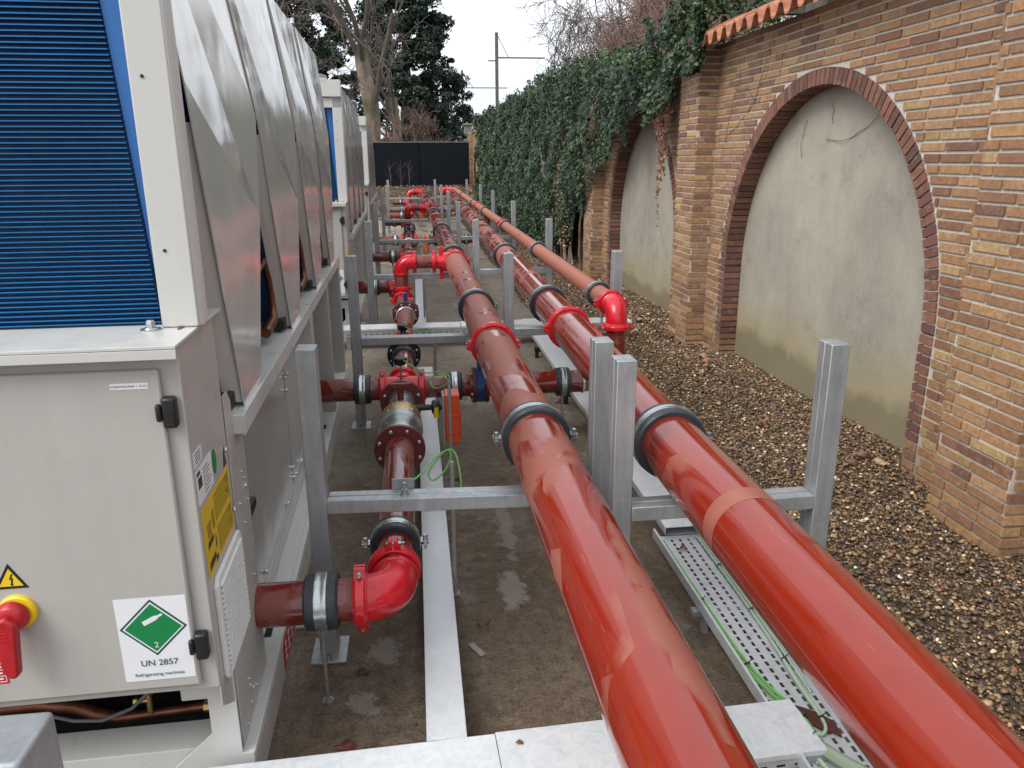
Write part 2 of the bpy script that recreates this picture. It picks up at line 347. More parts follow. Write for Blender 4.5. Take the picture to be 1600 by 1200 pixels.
def thing(name, label, cat, loc=(0, 0, 0), rz=0.0, group=None):
    o = bpy.data.objects.new(name, None); S.collection.objects.link(o); o.location = loc; o.rotation_euler = (0, 0, rz)
    o.empty_display_size = .1; o['label'] = label; o['category'] = cat
    if group: o['group'] = group
    return o
def tag(o, label, cat, group=None, kind=None):
    o['label'] = label; o['category'] = cat
    if group: o['group'] = group
    if kind: o['kind'] = kind
    return o
def structure(o, label=None):
    o['kind'] = 'structure'
    if label: o['label'] = label
    return o
def copy_tree(o, parent=None):
    c = o.copy(); S.collection.objects.link(c)
    if parent: c.parent = parent
    for ch in [x for x in bpy.data.objects if x.parent == o]: copy_tree(ch, c)
    return c
def text(body, size, mat, parent, origin, ux, uz, depth=.0001, name='lettering', align='CENTER', font_scale=1.0):
    cu = bpy.data.curves.new('t', 'FONT'); cu.body = body; cu.size = size; cu.extrude = depth; cu.align_x = align; cu.align_y = 'CENTER'
    o = bpy.data.objects.new('t', cu); S.collection.objects.link(o)
    bpy.context.view_layer.update()
    me = bpy.data.meshes.new_from_object(o.evaluated_get(bpy.context.evaluated_depsgraph_get()))
    bpy.data.objects.remove(o)
    ux = Vector(ux).normalized(); uz = Vector(uz).normalized(); nn = ux.cross(uz)
    mt = Matrix((ux*font_scale, uz, nn)).transposed().to_4x4(); mt.translation = Vector(origin); me.transform(mt)
    me.materials.clear(); me.materials.append(MATS[mat]); me.name = name
    q = bpy.data.objects.new(name, me); S.collection.objects.link(q); q.parent = parent; return q

# ================================================================== GROUND
def grid(name, mat, x0, x1, y0, y1, nx, ny, zf):
    xs = np.linspace(x0, x1, nx); ys = np.linspace(y0, y1, ny); X, Y = np.meshgrid(xs, ys)
    Z = zf(X, Y); v = np.stack([X.ravel(), Y.ravel(), Z.ravel()], 1)
    i = np.arange(ny-1)[:, None]*nx+np.arange(nx-1)[None]; i = i.ravel()
    f = np.stack([i, i+1, i+nx+1, i+nx], 1); return structure(raw(name, mat, v, f, smooth=True))
def mound(Y): return np.clip((Y-24)/10, 0, 1)**1.3*.62
grid('ground', 'grass', -260, 260, -60, 420, 60, 60, lambda X, Y: -.06+0*X)
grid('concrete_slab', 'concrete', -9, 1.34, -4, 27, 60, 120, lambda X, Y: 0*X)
gz = lambda X, Y: -.022+.012*np.sin(X*5+Y*1.3)+.010*np.sin(Y*3.1-X*2)+np.clip((Y-9)/16, 0, 1)*.05
grid('gravel_ground', 'gravel_bed', 1.33, 3.3, -4, 27, 40, 300, gz)
grid('soil_bank', 'soil', -9, 3.3, 24, 46, 60, 80, lambda X, Y: -.02+mound(Y)+.03*np.sin(X*2+Y)+.02*np.sin(X*5-Y*3))

# loose stones
def stones(n, x0, x1, y0, y1, smin, smax, name, label):
    t = (1+5**.5)/2
    iv = np.array([(-1, t, 0), (1, t, 0), (-1, -t, 0), (1, -t, 0), (0, -1, t), (0, 1, t), (0, -1, -t), (0, 1, -t), (t, 0, -1), (t, 0, 1), (-t, 0, -1), (-t, 0, 1)])/math.hypot(1, t)
    fc = np.array([(0, 11, 5), (0, 5, 1), (0, 1, 7), (0, 7, 10), (0, 10, 11), (1, 5, 9), (5, 11, 4), (11, 10, 2), (10, 7, 6), (7, 1, 8), (3, 9, 4), (3, 4, 2), (3, 2, 6), (3, 6, 8), (3, 8, 9), (4, 9, 5), (2, 4, 11), (6, 2, 10), (8, 6, 7), (9, 8, 1)])
    X = rng.uniform(x0, x1, n); u = rng.uniform(0, 1, n); Y = y0+(y1-y0)*u
    s_ = smin+(smax-smin)*rng.power(.55, n)
    P = iv[None]*rng.uniform(.75, 1.2, (n, 12, 1))
    sc = np.stack([s_*rng.uniform(.7, 1.35, n), s_*rng.uniform(.6, 1.0, n), s_*rng.uniform(.35, .65, n)], 1)
    P = P*sc[:, None]; a = rng.uniform(0, 6.28, n); tl = rng.normal(0, .35, n)
    ct, st = np.cos(tl)[:, None], np.sin(tl)[:, None]; P = np.stack([P[..., 0]*ct-P[..., 2]*st, P[..., 1], P[..., 0]*st+P[..., 2]*ct], 2)
    ca, sa = np.cos(a)[:, None], np.sin(a)[:, None]; P = np.stack([P[..., 0]*ca-P[..., 1]*sa, P[..., 0]*sa+P[..., 1]*ca, P[..., 2]], 2)
    Z = gz(X, Y)+rng.uniform(-.002, .014, n)+s_*.2
    P += np.stack([X, Y, Z], 1)[:, None]
    F = fc[None]+(np.arange(n)*12)[:, None, None]
    pal = np.array([(.055, .033, .018), (.085, .052, .028), (.035, .022, .014), (.14, .085, .042), (.10, .072, .048), (.23, .15, .075), (.38, .29, .18), (.50, .44, .34), (.075, .065, .058), (.17, .075, .03)])
    pr = np.array([.20, .22, .12, .17, .11, .09, .035, .010, .045, .03]); c = pal[rng.choice(len(pal), n, p=pr/pr.sum())]*rng.uniform(.75, 1.25, (n, 1))
    c = c*1.95
    o = raw(name, 'stones', P.reshape(-1, 3), F.reshape(-1, 3), np.repeat(c, 20, 0), smooth=True)
    return tag(o, label, 'gravel', kind='stuff')
stones(50000, 1.30, 2.97, 1.2, 7.6, .005, .0165, 'gravel', 'wet brown river gravel strip between the red pipes and the brick wall')
stones(26000, 1.30, 2.97, 7.6, 16.0, .010, .021, 'gravel', 'far stretch of brown gravel below the ivy covered wall')

def leafmesh(n, X, Y, Z, size, pal, name, mat, flat=.5, parent=None, up=(0, 0, 1), updir=None):
    """small folded 4-vertex + lobed leaves, each 2 quads"""
    base = np.array([(0, -.55, 0), (.42, -.15, .10), (.20, .15, .04), (0, .62, 0), (-.20, .15, .04), (-.42, -.15, .10), (0, 0, -.05)])
    fq = np.array([(0, 1, 2, 6), (6, 2, 3, 4), (0, 6, 4, 5)])
    P = np.repeat(base[None], n, 0)*size[:, None, None]
    N = updir if updir is not None else np.tile(np.array(up, float), (n, 1))
    N = N+rng.normal(0, flat, (n, 3)); N /= np.linalg.norm(N, axis=1)[:, None]
    t = rng.normal(0, 1, (n, 3)); U = np.cross(N, t); U /= np.linalg.norm(U, axis=1)[:, None]; W = np.cross(N, U)
    Q = P[..., 0:1]*U[:, None]+P[..., 1:2]*W[:, None]+P[..., 2:3]*N[:, None]+np.stack([X, Y, Z], 1)[:, None]
    F = fq[None]+(np.arange(n)*7)[:, None, None]
    c = pal[rng.integers(0, len(pal), n)]*rng.uniform(.7, 1.25, (n, 1))
    return raw(name, mat, Q.reshape(-1, 3), F.reshape(-1, 4), np.repeat(c, 3, 0), parent=parent)
PAL_DEAD = np.array([(.20, .085, .04), (.28, .14, .07), (.13, .05, .03), (.34, .20, .11), (.10, .045, .03)])
n = 2600; Y = rng.uniform(24, 36, n); X = rng.uniform(-3, 2.7, n)
o = leafmesh(n, X, Y, mound(Y)+.03, rng.uniform(.05, .12, n), PAL_DEAD, 'leaf_litter', 'dead_leaf', .5); tag(o, 'fallen brown leaves scattered over the soil bank before the dark fence', 'leaf litter', kind='stuff')
n = 1500; Y = 5+28*rng.power(1.4, n); X = 2.62-np.abs(rng.normal(0, .28, n))
o = leafmesh(n, X, Y, gz(X, Y)+.02+.04*rng.uniform(0, 1, n), rng.uniform(.025, .065, n), PAL_DEAD, 'leaf_litter', 'dead_leaf', .6); tag(o, 'brown leaves gathered along the foot of the brick wall', 'leaf litter', kind='stuff')
def one_leaf(x, y, z, s, col, label, tilt=.2):
    m = M(); k = 9
    a = rng.uniform(0, 6.28); out = []
    for i in range(14):
        t = i/14*2*math.pi; rr = s*(1+.35*math.cos(3*t)+.12*math.sin(7*t)); out.append((rr*math.cos(t+a), rr*.72*math.sin(t+a), .35*s*math.sin(2*t+a)+.004))
    vs = [(0, 0, .006)]+out; m.add(vs, [(0, 1+i, 1+(i+1) % 14) for i in range(14)], col)
    o = m.build('dead_leaf', 'dead_leaf', color=True); o.location = (x, y, z); o.rotation_euler = (tilt, tilt*.5, 0)
    md = o.modifiers.new('t', 'SOLIDIFY'); md.thickness = .0012
    tag(o, label, 'leaf', 'single dead leaves lying in the open'); return o
# ================================================================== BRICK WALL
COURSE = .057; WX = 2.80; PX = 2.62
PB = [(.36, .185, .082), (.39, .21, .095), (.33, .16, .075), (.41, .235, .105), (.28, .135, .07), (.37, .195, .09), (.22, .105, .068), (.31, .165, .078), (.40, .215, .09), (.46, .30, .13), (.25, .125, .068), (.34, .18, .088), (.36, .20, .10), (.43, .25, .12)]
PD = [(.20, .085, .062), (.15, .062, .052), (.24, .10, .07), (.13, .06, .052)]
def brick_c(pal=PB):
    c = random.choice(pal); k = random.uniform(.92, 1.25); m_ = sum(c)/3; return tuple(min(1, (a*.94+m_*.06)*k) for a in c)
def lay(m, plane, pc, outd, a0, a1, z0, z1, skip=None, L=.245, prot=.009):
    """courses of bricks on a plane. plane 'x' (face at x=pc, runs along y) or 'y' (face at y=pc, runs along x)"""
    k0 = int(round(z0/COURSE)); k1 = int(round(z1/COURSE))
    for k in range(k0, k1):
        zb = k*COURSE; zc = zb+COURSE/2; off = (random.random())*L
        a = a0-off
        while a < a1:
            bl = L if random.random() > .12 else L*.52
            s0, s1 = max(a, a0), min(a+bl-.011, a1)
            a += bl
            segs = [(s0, s1)]
            if skip: segs = skip(s0, s1, zc)
            for q0, q1 in segs:
                if q1-q0 < .025: continue
                p = prot+random.uniform(-.002, .0035); h0 = zb+random.uniform(.0145, .0175); h1 = zb+COURSE-random.uniform(0, .0015)
                if plane == 'x':
                    xa, xb = sorted((pc, pc+outd*p)); m.box(xa, xb, q0, q1, h0, h1, brick_c())
                else:
                    ya, yb = sorted((pc, pc+outd*p)); m.box(q0, q1, ya, yb, h0, h1, brick_c())
def make_wall():
    W = thing('brick_wall', 'long yellow and brown brick wall with blind arches, pilasters and orange tiled top', 'wall', (2.8, 0, 0))
    def loc(o): o.location = (-2.8, 0, 0); return o
    PIL = [2.9+4.3*k for k in range(-1, 9)]
    AC = lambda p: p+2.43; RI = 1.42; RO = 1.54; SPR = .81
    ZT = 2.72
    mort = M(); br = M(); rings = M()
    def ztop(y): return ZT if y < 8.6 else 2.92
    for i, p in enumerate(PIL):
        c = AC(p); full = (i <= 3 or i >= 7)
        y0, y1 = p, p+4.3
        # mortar sheet with an arched opening, as a solid 0.25 m slab of strips
        zt = ztop(p+1)
        N = 28
        mort.box(WX, WX+.3, y0, c-RI-.03, -.1, zt); mort.box(WX, WX+.3, c+RI+.03, y1, -.1, zt)
        for k in range(N):
            a = math.pi*k/N; b_ = math.pi*(k+1)/N
            ya, yb = c+(RI+.03)*math.cos(a), c+(RI+.03)*math.cos(b_); za, zb = SPR+(RI+.03)*math.sin(a), SPR+(RI+.03)*math.sin(b_)
            mort.prism([(ya, za), (yb, zb), (yb, zt), (ya, zt)], WX, WX+.3, 'x')
        # pilaster mortar core
        mort.box(PX, WX-.002, p, p+.5, -.1, zt)
        if full:
            def skip(s0, s1, z, c=c):
                if z < SPR: lo, hi = c-RO, c+RO
                else:
                    d = RO*RO-(z-SPR)**2
                    if d <= 0: return [(s0, s1)]
                    lo, hi = c-math.sqrt(d), c+math.sqrt(d)
                out = []
                if s0 < lo: out.append((s0, min(s1, lo-.008)))
                if s1 > hi: out.append((max(s0, hi+.008), s1))
                return out
            lay(br, 'x', WX, -1, p+.5, y1, -.11, zt, skip)
            lay(br, 'x', PX, -1, p, p+.5, -.11, zt, None, .245)
            lay(br, 'y', p, -1, PX-.006, WX, -.11, zt, None, .2); lay(br, 'y', p+.5, 1, PX-.006, WX, -.11, zt, None, .2)
            # dark soldier ring and jambs (they form the reveal too)
            nb = int(math.pi*RI/COURSE)
            for k in range(nb):
                a = math.pi*(k+.10)/nb; b_ = math.pi*(k+.90)/nb; j = random.uniform(-.003, .003)
                pts = [(c+r_*math.cos(t), SPR+r_*math.sin(t)) for r_, t in ((RI+j, a), (RO-.012, a), (RO-.012, b_), (RI+j, b_))]
                rings.prism(pts, WX-.011+random.uniform(-.002, .002), WX+.16, 'x', brick_c(PD))
            for k in range(-2, int(SPR/COURSE)+1):
                zb = k*COURSE+.012
                for s_ in (-1, 1):
                    e0, e1 = c+s_*(RI+random.uniform(-.002, .002)), c+s_*(RO-.012)
                    rings.box(WX-.010, WX+.16, min(e0, e1), max(e0, e1), zb, min(zb+COURSE-.014, SPR), brick_c(PD) if k > 2 else brick_c([(.28, .16, .09), (.20, .10, .06)]))
    loc(mort.build('mortar', 'mortar', W, smooth=False)); loc(br.build('brick_facing', 'brick', W, smooth=False, color=True))
    loc(rings.build('arch_surround', 'brick', W, smooth=False, color=True))
    for i, p in enumerate(PIL):
        c = AC(p); m = M(); m.box(WX+.15, WX+.17, c-RI-.05, c+RI+.05, -.1, SPR+RI+.05); loc(m.build('rendered_panel', 'render_plaster', W, smooth=False))
    # pantiles: S section, sloping to the front
    def tile(y):
        m = M(); pr = []; ww = .208
        for k in range(25):
            t = k/24; yy = t*ww
            z = .046*math.tanh(1.9*math.cos(t*2*math.pi))+(.010 if k == 24 else 0)
            pr.append((yy, z))
        th = .017; vs = []; 
        for (xx, zz) in ((-.26, -.05), (.16, .13)):
            for (a, b_) in pr: vs.append((xx, a, zz+b_))
            for (a, b_) in pr: vs.append((xx, a, zz+b_-th))
        n_ = 25; fs = []
        for k in range(n_-1):
            fs += [(k, k+1, 2*n_+k+1, 2*n_+k), (n_+k, 3*n_+k, 3*n_+k+1, n_+k+1), (k, n_+k, n_+k+1, k+1), (2*n_+k, 2*n_+k+1, 3*n_+k+1, 3*n_+k)]
        fs += [(0, 2*n_, 3*n_, n_), (n_-1, 2*n_-1, 4*n_-1, 3*n_-1)]
        m.add(vs, fs); return m
    t0 = tile(0).build('roof_tile', 'terracotta', W); t0.location = (0, .9, ZT+.075)
    for k in range(1, 36):
        y = .9+k*.2
        if y > 8.0: break
        t = t0.copy(); S.collection.objects.link(t); t.location = (0, y, ZT+.075+random.uniform(-.006, .006)); t.rotation_euler = (0, random.uniform(-.02, .02), random.uniform(-.03, .03))
    for y0, y1 in ((8.2, 16), (16.2, 24), (24.2, 31.5), (31.7, 41.6)):
        m = M(); m.box(WX-.07, WX+.37, y0, y1, 2.92, 2.99); loc(m.build('coping_stone', 'coping', W, bevel=.01))
    m = M(); m.box(WX-.25, WX+.1, 39.2, 39.7, 2.95, 3.35); m.box(WX-.32, WX+.17, 39.12, 39.78, 3.35, 3.43); loc(m.build('end_pier', 'coping', W, bevel=.01))
    return W
make_wall()
# thin creeper stems on the plain brick
m = M()
for path in ([(2.775, 6.1, 2.66), (2.78, 6.2, 2.45), (2.785, 6.35, 2.2), (2.785, 6.62, 2.05), (2.785, 6.9, 1.93), (2.785, 7.0, 1.7)],
             [(2.785, 6.35, 2.2), (2.785, 6.5, 2.3), (2.785, 6.75, 2.32), (2.785, 6.95, 2.42)],
             [(2.785, 6.7, 2.45), (2.785, 6.85, 2.1), (2.785, 7.0, 1.75)],
             [(2.93, 4.75, 2.05), (2.94, 4.95, 1.93), (2.94, 5.2, 1.86), (2.94, 5.45, 1.88)], [(2.94, 5.4, 2.12), (2.94, 5.37, 1.98)], [(2.94, 5.75, 2.03), (2.94, 5.8, 1.9), (2.94, 5.78, 1.75)]):
    P = []
    for i in range(len(path)-1):
        for t in (0, .33, .66): P.append(V3(path[i])*(1-t)+V3(path[i+1])*t+rng.normal(0, .006, 3)*(1, 1, 1))
    P.append(V3(path[-1])); m.tube(P, .0022, 5)
tag(m.build('creeper_stem', 'twig', None), 'thin dry creeper stems clinging to the bare brick around the nearest arch', 'creeper')

# ================================================================== IVY
def ivy():
    n = 120000
    Y = 7.0+25.5*rng.uniform(0, 1, n)**1.45; Z = rng.uniform(0, 3.45, n)
    up = np.interp(Y, [7.0, 7.6, 8.2, 8.9, 10.5, 13.5, 18, 25, 32.5], [3.05, 3.30, 3.0, 2.78, 2.95, 3.20, 3.15, 3.2, 3.2])
    lo = np.interp(Y, [7.0, 7.35, 7.9, 8.4, 9.0, 9.5, 10.3, 11.0, 11.7, 12.4, 13.2, 14.2, 32.5], [2.62, 2.35, 2.30, 2.20, 2.30, 2.02, 1.92, 1.6, 1.25, .85, .45, .02, .02])
    wob = .08*np.sin(Y*7)+.05*np.sin(Y*17+1); up += wob; lo += .12*np.sin(Y*5+2)+.06*np.sin(Y*13)
    # far end: open the last bays
    far = Y > 30.8+.5*np.sin(Z*4)
    k = (Z < up) & (Z > np.maximum(lo, .0)) & ~far
    Y, Z = Y[k], Z[k]; up = up[k]; lo = lo[k]; n = len(Y)
    lump = .17*np.sin(Y*2.3+Z*1.1)*np.sin(Z*3.1+Y)+.09*np.sin(Y*6.1-Z*5)+.05*np.sin(Y*13+Z*9)+.10*np.exp(-((up-Z)/.35)**2)
    thick = .14+lump*.8+.08*rng.uniform(-1, .3, n)
    X = 2.64-np.clip(thick, .03, .5)
    size = np.interp(Y, [7, 10, 15, 30], [.042, .042, .050, .072])*rng.uniform(.45, 1.5, n)
    N = np.stack([-np.ones(n), -.35*np.ones(n), .45*np.ones(n)], 1)
    pal = np.array([(.009, .024, .010), (.015, .036, .013), (.020, .046, .016), (.030, .060, .020), (.010, .026, .013), (.060, .098, .034), (.016, .036, .018), (.085, .115, .05)])
    T = thing('ivy', 'dense dark green ivy covering the far half of the brick wall', 'ivy', (2.7, 14, 0))
    o = leafmesh(n, X, Y, Z, size, pal, 'foliage', 'ivy_leaf', .42, updir=N, parent=T); o.location = (-2.7, -14, 0)
    # crest on top of the wall
    n = 15000; Y = 7.0+24*rng.uniform(0, 1, n)**1.3; X = rng.uniform(2.5, 3.3, n)
    top = np.interp(Y, [7.0, 7.6, 8.2, 8.9, 10.5, 13.5, 18, 25, 32], [3.05, 3.28, 3.05, 2.82, 3.0, 3.22, 3.18, 3.22, 3.22])
    Z = top-.55*((X-2.85)/.55)**2+rng.normal(0, .06, n)+.07*np.sin(Y*3)+.05*np.sin(Y*9)
    pal2 = np.array([(.05, .10, .03), (.08, .14, .045), (.03, .07, .025), (.12, .17, .06), (.025, .055, .022)])
    o = leafmesh(n, X, Y, Z, np.interp(Y, [7, 30], [.05, .085])*rng.uniform(.6, 1.2, n), pal2, 'new_growth', 'ivy_leaf', .7, parent=T); o.location = (-2.7, -14, 0)
    # dead brown leaves hanging by the second arch
    n = 1700; Y = np.concatenate([rng.normal(8.45, .16, 900), rng.normal(13.4, .45, 400), rng.uniform(13, 24, 400)]); Z = np.concatenate([2.45-rng.gamma(1.6, .22, 900), rng.uniform(.3, 2.2, 400), rng.uniform(.2, 2.6, 400)]); Y[:900] = 8.42+rng.normal(0, 1, 900)*.09*np.clip(Z[:900]-.9, .2, 2)+.06*np.sin(Z[:900]*6)
    o = leafmesh(n, 2.70-np.where(np.arange(n) < 900, .03, .2)*np.ones(n), Y, Z, rng.uniform(.025, .05, n), PAL_DEAD*1.25, 'dead_leaves', 'dead_leaf', .5, updir=np.tile(np.array([-1., -.3, .2]), (n, 1)), parent=T); o.location = (-2.7, -14, 0)
    m = M()
    for k in range(70):
        y = rng.uniform(8.2, 31) if k > 30 else rng.uniform(12, 16); z0 = 0.0; pts = []
        yy = y
        for j in range(12): pts.append((2.69-rng.uniform(0, .05), yy, j*.25)); yy += rng.normal(0, .09)
        if y > 12.4: m = M(); m.tube(pts, [.02*(1-j/14) for j in range(12)], 6); o = m.build('stem', 'bark', T); o.location = (-2.7, -14, 0)
    # matted inner layer behind the leaves
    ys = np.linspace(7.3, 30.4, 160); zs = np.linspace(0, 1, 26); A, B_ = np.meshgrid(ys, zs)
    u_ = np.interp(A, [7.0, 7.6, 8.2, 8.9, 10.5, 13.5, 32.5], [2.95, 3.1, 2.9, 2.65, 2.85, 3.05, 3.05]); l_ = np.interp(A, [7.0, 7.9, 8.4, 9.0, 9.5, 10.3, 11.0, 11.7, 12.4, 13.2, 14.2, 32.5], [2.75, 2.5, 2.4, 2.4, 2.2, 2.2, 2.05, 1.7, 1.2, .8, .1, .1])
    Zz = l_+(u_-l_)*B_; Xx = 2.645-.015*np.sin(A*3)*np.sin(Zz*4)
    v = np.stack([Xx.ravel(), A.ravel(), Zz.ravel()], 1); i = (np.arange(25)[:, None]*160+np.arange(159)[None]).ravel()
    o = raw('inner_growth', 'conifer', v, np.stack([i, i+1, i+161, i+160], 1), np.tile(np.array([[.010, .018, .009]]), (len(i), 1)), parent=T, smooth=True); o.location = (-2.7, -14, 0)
ivy()

# ================================================================== SUPPORT FRAMES
def strut_post(T, x, y, h, label=None):
    m = M(); m.box(x-.032, x+.032, y-.0415, y-.0025, .008, h); m.box(x-.032, x+.032, y+.0025, y+.0415, .008, h)
    m.box(x-.028, x+.028, y-.003, y+.003, .008, h-.006)
    return m.build('post', 'galv', T, bevel=.004)
def base_plate(T, x, y):
    m = M(); m.box(x-.065, x+.065, y-.085, y+.075, 0, .010); o = m.build('base_plate', 'galv', T, bevel=.003)
    k = M()
    for sx in (-1,): k.lathe((x, y-.065, .010), (x, y-.065, .03), [(0, .013), (.003, .013), (.003, .009), (.011, .009), (.011, .005), (.022, .005)], 6)
    k.build('anchor_bolt', 'steel', o)
def crossbar(T, x0, x1, y0, y1, zt):
    m = M(); n_ = 1
    d = np.array([x1-x0, y1-y0]); L = np.linalg.norm(d); a = math.atan2(d[1], d[0])
    c, s_ = math.cos(a), math.sin(a); m.T = np.array([[c, -s_, 0, x0], [s_, c, 0, y0], [0, 0, 1, 0], [0, 0, 0, 1.]])
    m.box(0, L, -.0415, -.0025, zt-.05, zt); m.box(0, L, .0025, .0415, zt-.05, zt); m.box(0, L, -.003, .003, zt-.048, zt-.006)
    return m.build('crossbar', 'galv', T, bevel=.004)
FR = [(2.53, -.374, .62, 1.34), (5.07, -.42, .60, 1.337), (8.0, -.48, .613, 1.375), (11.6, -.57, .635, 1.455), (15.6, -.62, .665, 1.55), (19.6, -.65, .665, 1.64), (25.0, -.80, .66, 1.66)]
FL = ['nearest to the chillers', 'second from the camera, beside the black sensor heads', 'third along, behind the first red riser elbow', 'fourth along, at mid distance', 'fifth along, before the second red riser', 'sixth along, small and far', 'farthest one, in front of the leafy bank']
for i, (y, xl, xm, xr) in enumerate(FR):
    if i == 0:
        T = thing('pipe_support_frame', 'galvanised goalpost frame carrying the left red pipe, nearest full frame on the slab', 'support frame', (xl, y, 0), 0, 'galvanised pipe support frames')
        strut_post(T, 0, 0, 1.16); strut_post(T, .985, -.05, 1.165); base_plate(T, 0, -.0); base_plate(T, .985, -.05)
        crossbar(T, .033, .952, 0, -.048, .622)
        k = M(); k.lathe((.30, -.02, .622), (.30, -.02, .67), [(0, .016), (.006, .016), (.006, .011), (.02, .011), (.02, .006), (.045, .006)], 6); k.build('bolt', 'steel', T)
        k = M(); k.box(.255, .33, .03, .036, .60, .66); k.build('bracket', 'galv', T)
        T = thing('pipe_support_frame', 'galvanised frame carrying the middle red pipe, its right post standing in the gravel', 'support frame', (.635, 2.28, 0), 0, 'galvanised pipe support frames')
        strut_post(T, 0, 0, 1.15); strut_post(T, .705, .01, 1.175); base_plate(T, 0, 0); base_plate(T, .705, .01)
        crossbar(T, .033, .672, 0, .01, .650)
    else:
        T = thing('pipe_support_frame', 'three-post galvanised pipe frame, ' + FL[i], 'support frame', (xl, y, 0), 0, 'galvanised pipe support frames')
        strut_post(T, 0, 0, 1.16); strut_post(T, xm-xl, 0, 1.16); strut_post(T, xr-xl, 0, 1.16)
        for q in (0, xm-xl, xr-xl): base_plate(T, q, 0)
        k = M(); k.box(1.19-xl, 1.30-xl, -.03, .03, .656, .664); k.cyl((1.243-xl, 0, .664), (1.243-xl, 0, .785), .008, n=8); k.build('pipe_rest', 'galv', T)
        crossbar(T, .033, xm-xl-.033, 0, 0, .622); crossbar(T, xm-xl+.033, xr-xl-.033, 0, 0, .655)
# the post right beside the camera, bottom left
T = thing('strut_post', 'thick galvanised post end in the lower left corner beside the chiller', 'post', (-.515, .88, 0))
m = M(); m.box(-.075, .012, -.05, .05, .008, 1.05); m.build('post', 'galv', T, bevel=.007); base_plate(T, -.03, 0)

# ================================================================== PIPE FITTINGS
def frame_T(pos, axis):
    """local Y -> axis, local Z as near to up as possible"""
    y = V3(axis)/np.linalg.norm(axis); u = V3((0, 0, 1)) if abs(y[2]) < .9 else V3((0, -1, 0))
    x = np.cross(y, u); x /= np.linalg.norm(x); z = np.cross(x, y); T = np.eye(4); T[:3, 0] = x; T[:3, 1] = y; T[:3, 2] = z; T[:3, 3] = pos; return T
def clamp(T, pos, axis, r, w_=.10, bolts=True, up=None, mat_='rubber'):
    t = frame_T(pos, axis); k = M(); k.T = t
    k.lathe((0, -w_/2, 0), (0, w_/2, 0), [(0, r+.0008), (0, r+.014), (.006, r+.020), (w_*.32, r+.021), (w_*.32, r+.0175), (w_*.68, r+.0175), (w_*.68, r+.021), (w_-.006, r+.020), (w_, r+.014), (w_, r+.0008)], 44, closed=True)
    o = k.build('pipe_clamp', mat_, T)
    k = M(); k.T = t; q = w_*.36
    k.lathe((0, -q/2, 0), (0, q/2, 0), [(0, r+.018), (0, r+.0235), (q*.2, r+.0245), (q*.35, r+.0225), (q*.65, r+.0225), (q*.8, r+.0245), (q, r+.0235), (q, r+.018)], 44, closed=True)
    if bolts:
        for s_ in (-1, 1):
            k.box(min(s_*(r+.022), s_*(r+.052)), max(s_*(r+.022), s_*(r+.052)), -q/2, q/2, .004, .008); k.box(min(s_*(r+.022), s_*(r+.052)), max(s_*(r+.022), s_*(r+.052)), -q/2, q/2, -.008, -.004)
    k.build('steel_band', 'zinc_bright', o)
    if bolts:
        for s_ in (-1, 1):
            k = M(); k.T = t; x = s_*(r+.040)
            k.lathe((x, 0, -.032), (x, 0, .026), [(0, .0045), (.020, .0045), (.020, .0095), (.028, .0095), (.028, .013), (.030, .013), (.040, .013), (.042, .013), (.042, .0095), (.056, .0095), (.058, .007)], 6)
            k.build('clamp_bolt', 'steel', o)
    return o
def coupling(T, pos, axis, r, spin=0.0, w_=.046):
    t = frame_T(pos, axis) @ np.array(Matrix.Rotation(spin, 4, 'Y')); k = M(); k.T = t; h = w_/2
    k.lathe((0, -h, 0), (0, h, 0), [(0, r+.001), (0, r+.012), (.006, r+.014), (.009, r+.022), (w_-.009, r+.022), (w_-.006, r+.014), (w_, r+.012), (w_, r+.001)], 40, closed=True)
    e = .36 if r < .09 else .30
    for s_ in (-1, 1):
        for z_ in (-1, 1):
            a = s_*(r+.010); b_ = s_*(r+.046)
            P = [(a, z_*.003), (b_, z_*.003), (b_, z_*.016), (s_*(r+.030), z_*.020), (s_*r*.93, z_*r*.52), (s_*r*.80, z_*r*.45)]
            if (s_ > 0) != (z_ > 0): P = P[::-1]
            k.prism([(p[0], p[1]) for p in P], -h*.82, h*.82, 'y')
    o = k.build('coupling', 'fitting_red', T, bevel=.0015)
    for s_ in (-1, 1):
        q = M(); q.T = t; x = s_*(r+.030); sg = s_
        q.lathe((x, 0, -.040*sg), (x, 0, .034*sg), [(0, .0045), (.010, .0045), (.012, .0095), (.022, .0095), (.0222, .005), (.052, .005), (.0525, .010), (.062, .010), (.068, .006)], 10)
        q.build('coupling_bolt', 'brass' if s_ > 0 else 'steel', o)
    return o
def flange(T, pos, axis, r, Rf, th, mat='dark_red', nb=8, bolts=True, bm='zinc_bright'):
    t = frame_T(pos, axis); k = M(); k.T = t
    k.lathe((0, 0, 0), (0, th, 0), [(0, r), (0, Rf-.002), (.002, Rf), (th-.002, Rf), (th, Rf-.002), (th, r)], 44, closed=True)
    o = k.build('flange', mat, T)
    if bolts:
        for i in range(nb):
            a = (i+.5)*2*math.pi/nb; x, z = math.cos(a)*(Rf-.022), math.sin(a)*(Rf-.022); q = M(); q.T = t
            q.lathe((x, -.014, z), (x, th+.010, z), [(0, .006), (.003, .0105), (.0139, .0105), (.014, .007), (th+.016, .007), (th+.0165, .010), (th+.024, .010)], 6)
            q.build('bolt', bm, o)
    return o
def barrel(T, p0, p1, r, mat='pipe_branch', n=40):
    k = M(); L = np.linalg.norm(V3(p1)-V3(p0)); k.lathe(p0, p1, [(t*L/8, r) for t in range(9)], n); return k.build('pipe_barrel', mat, T)
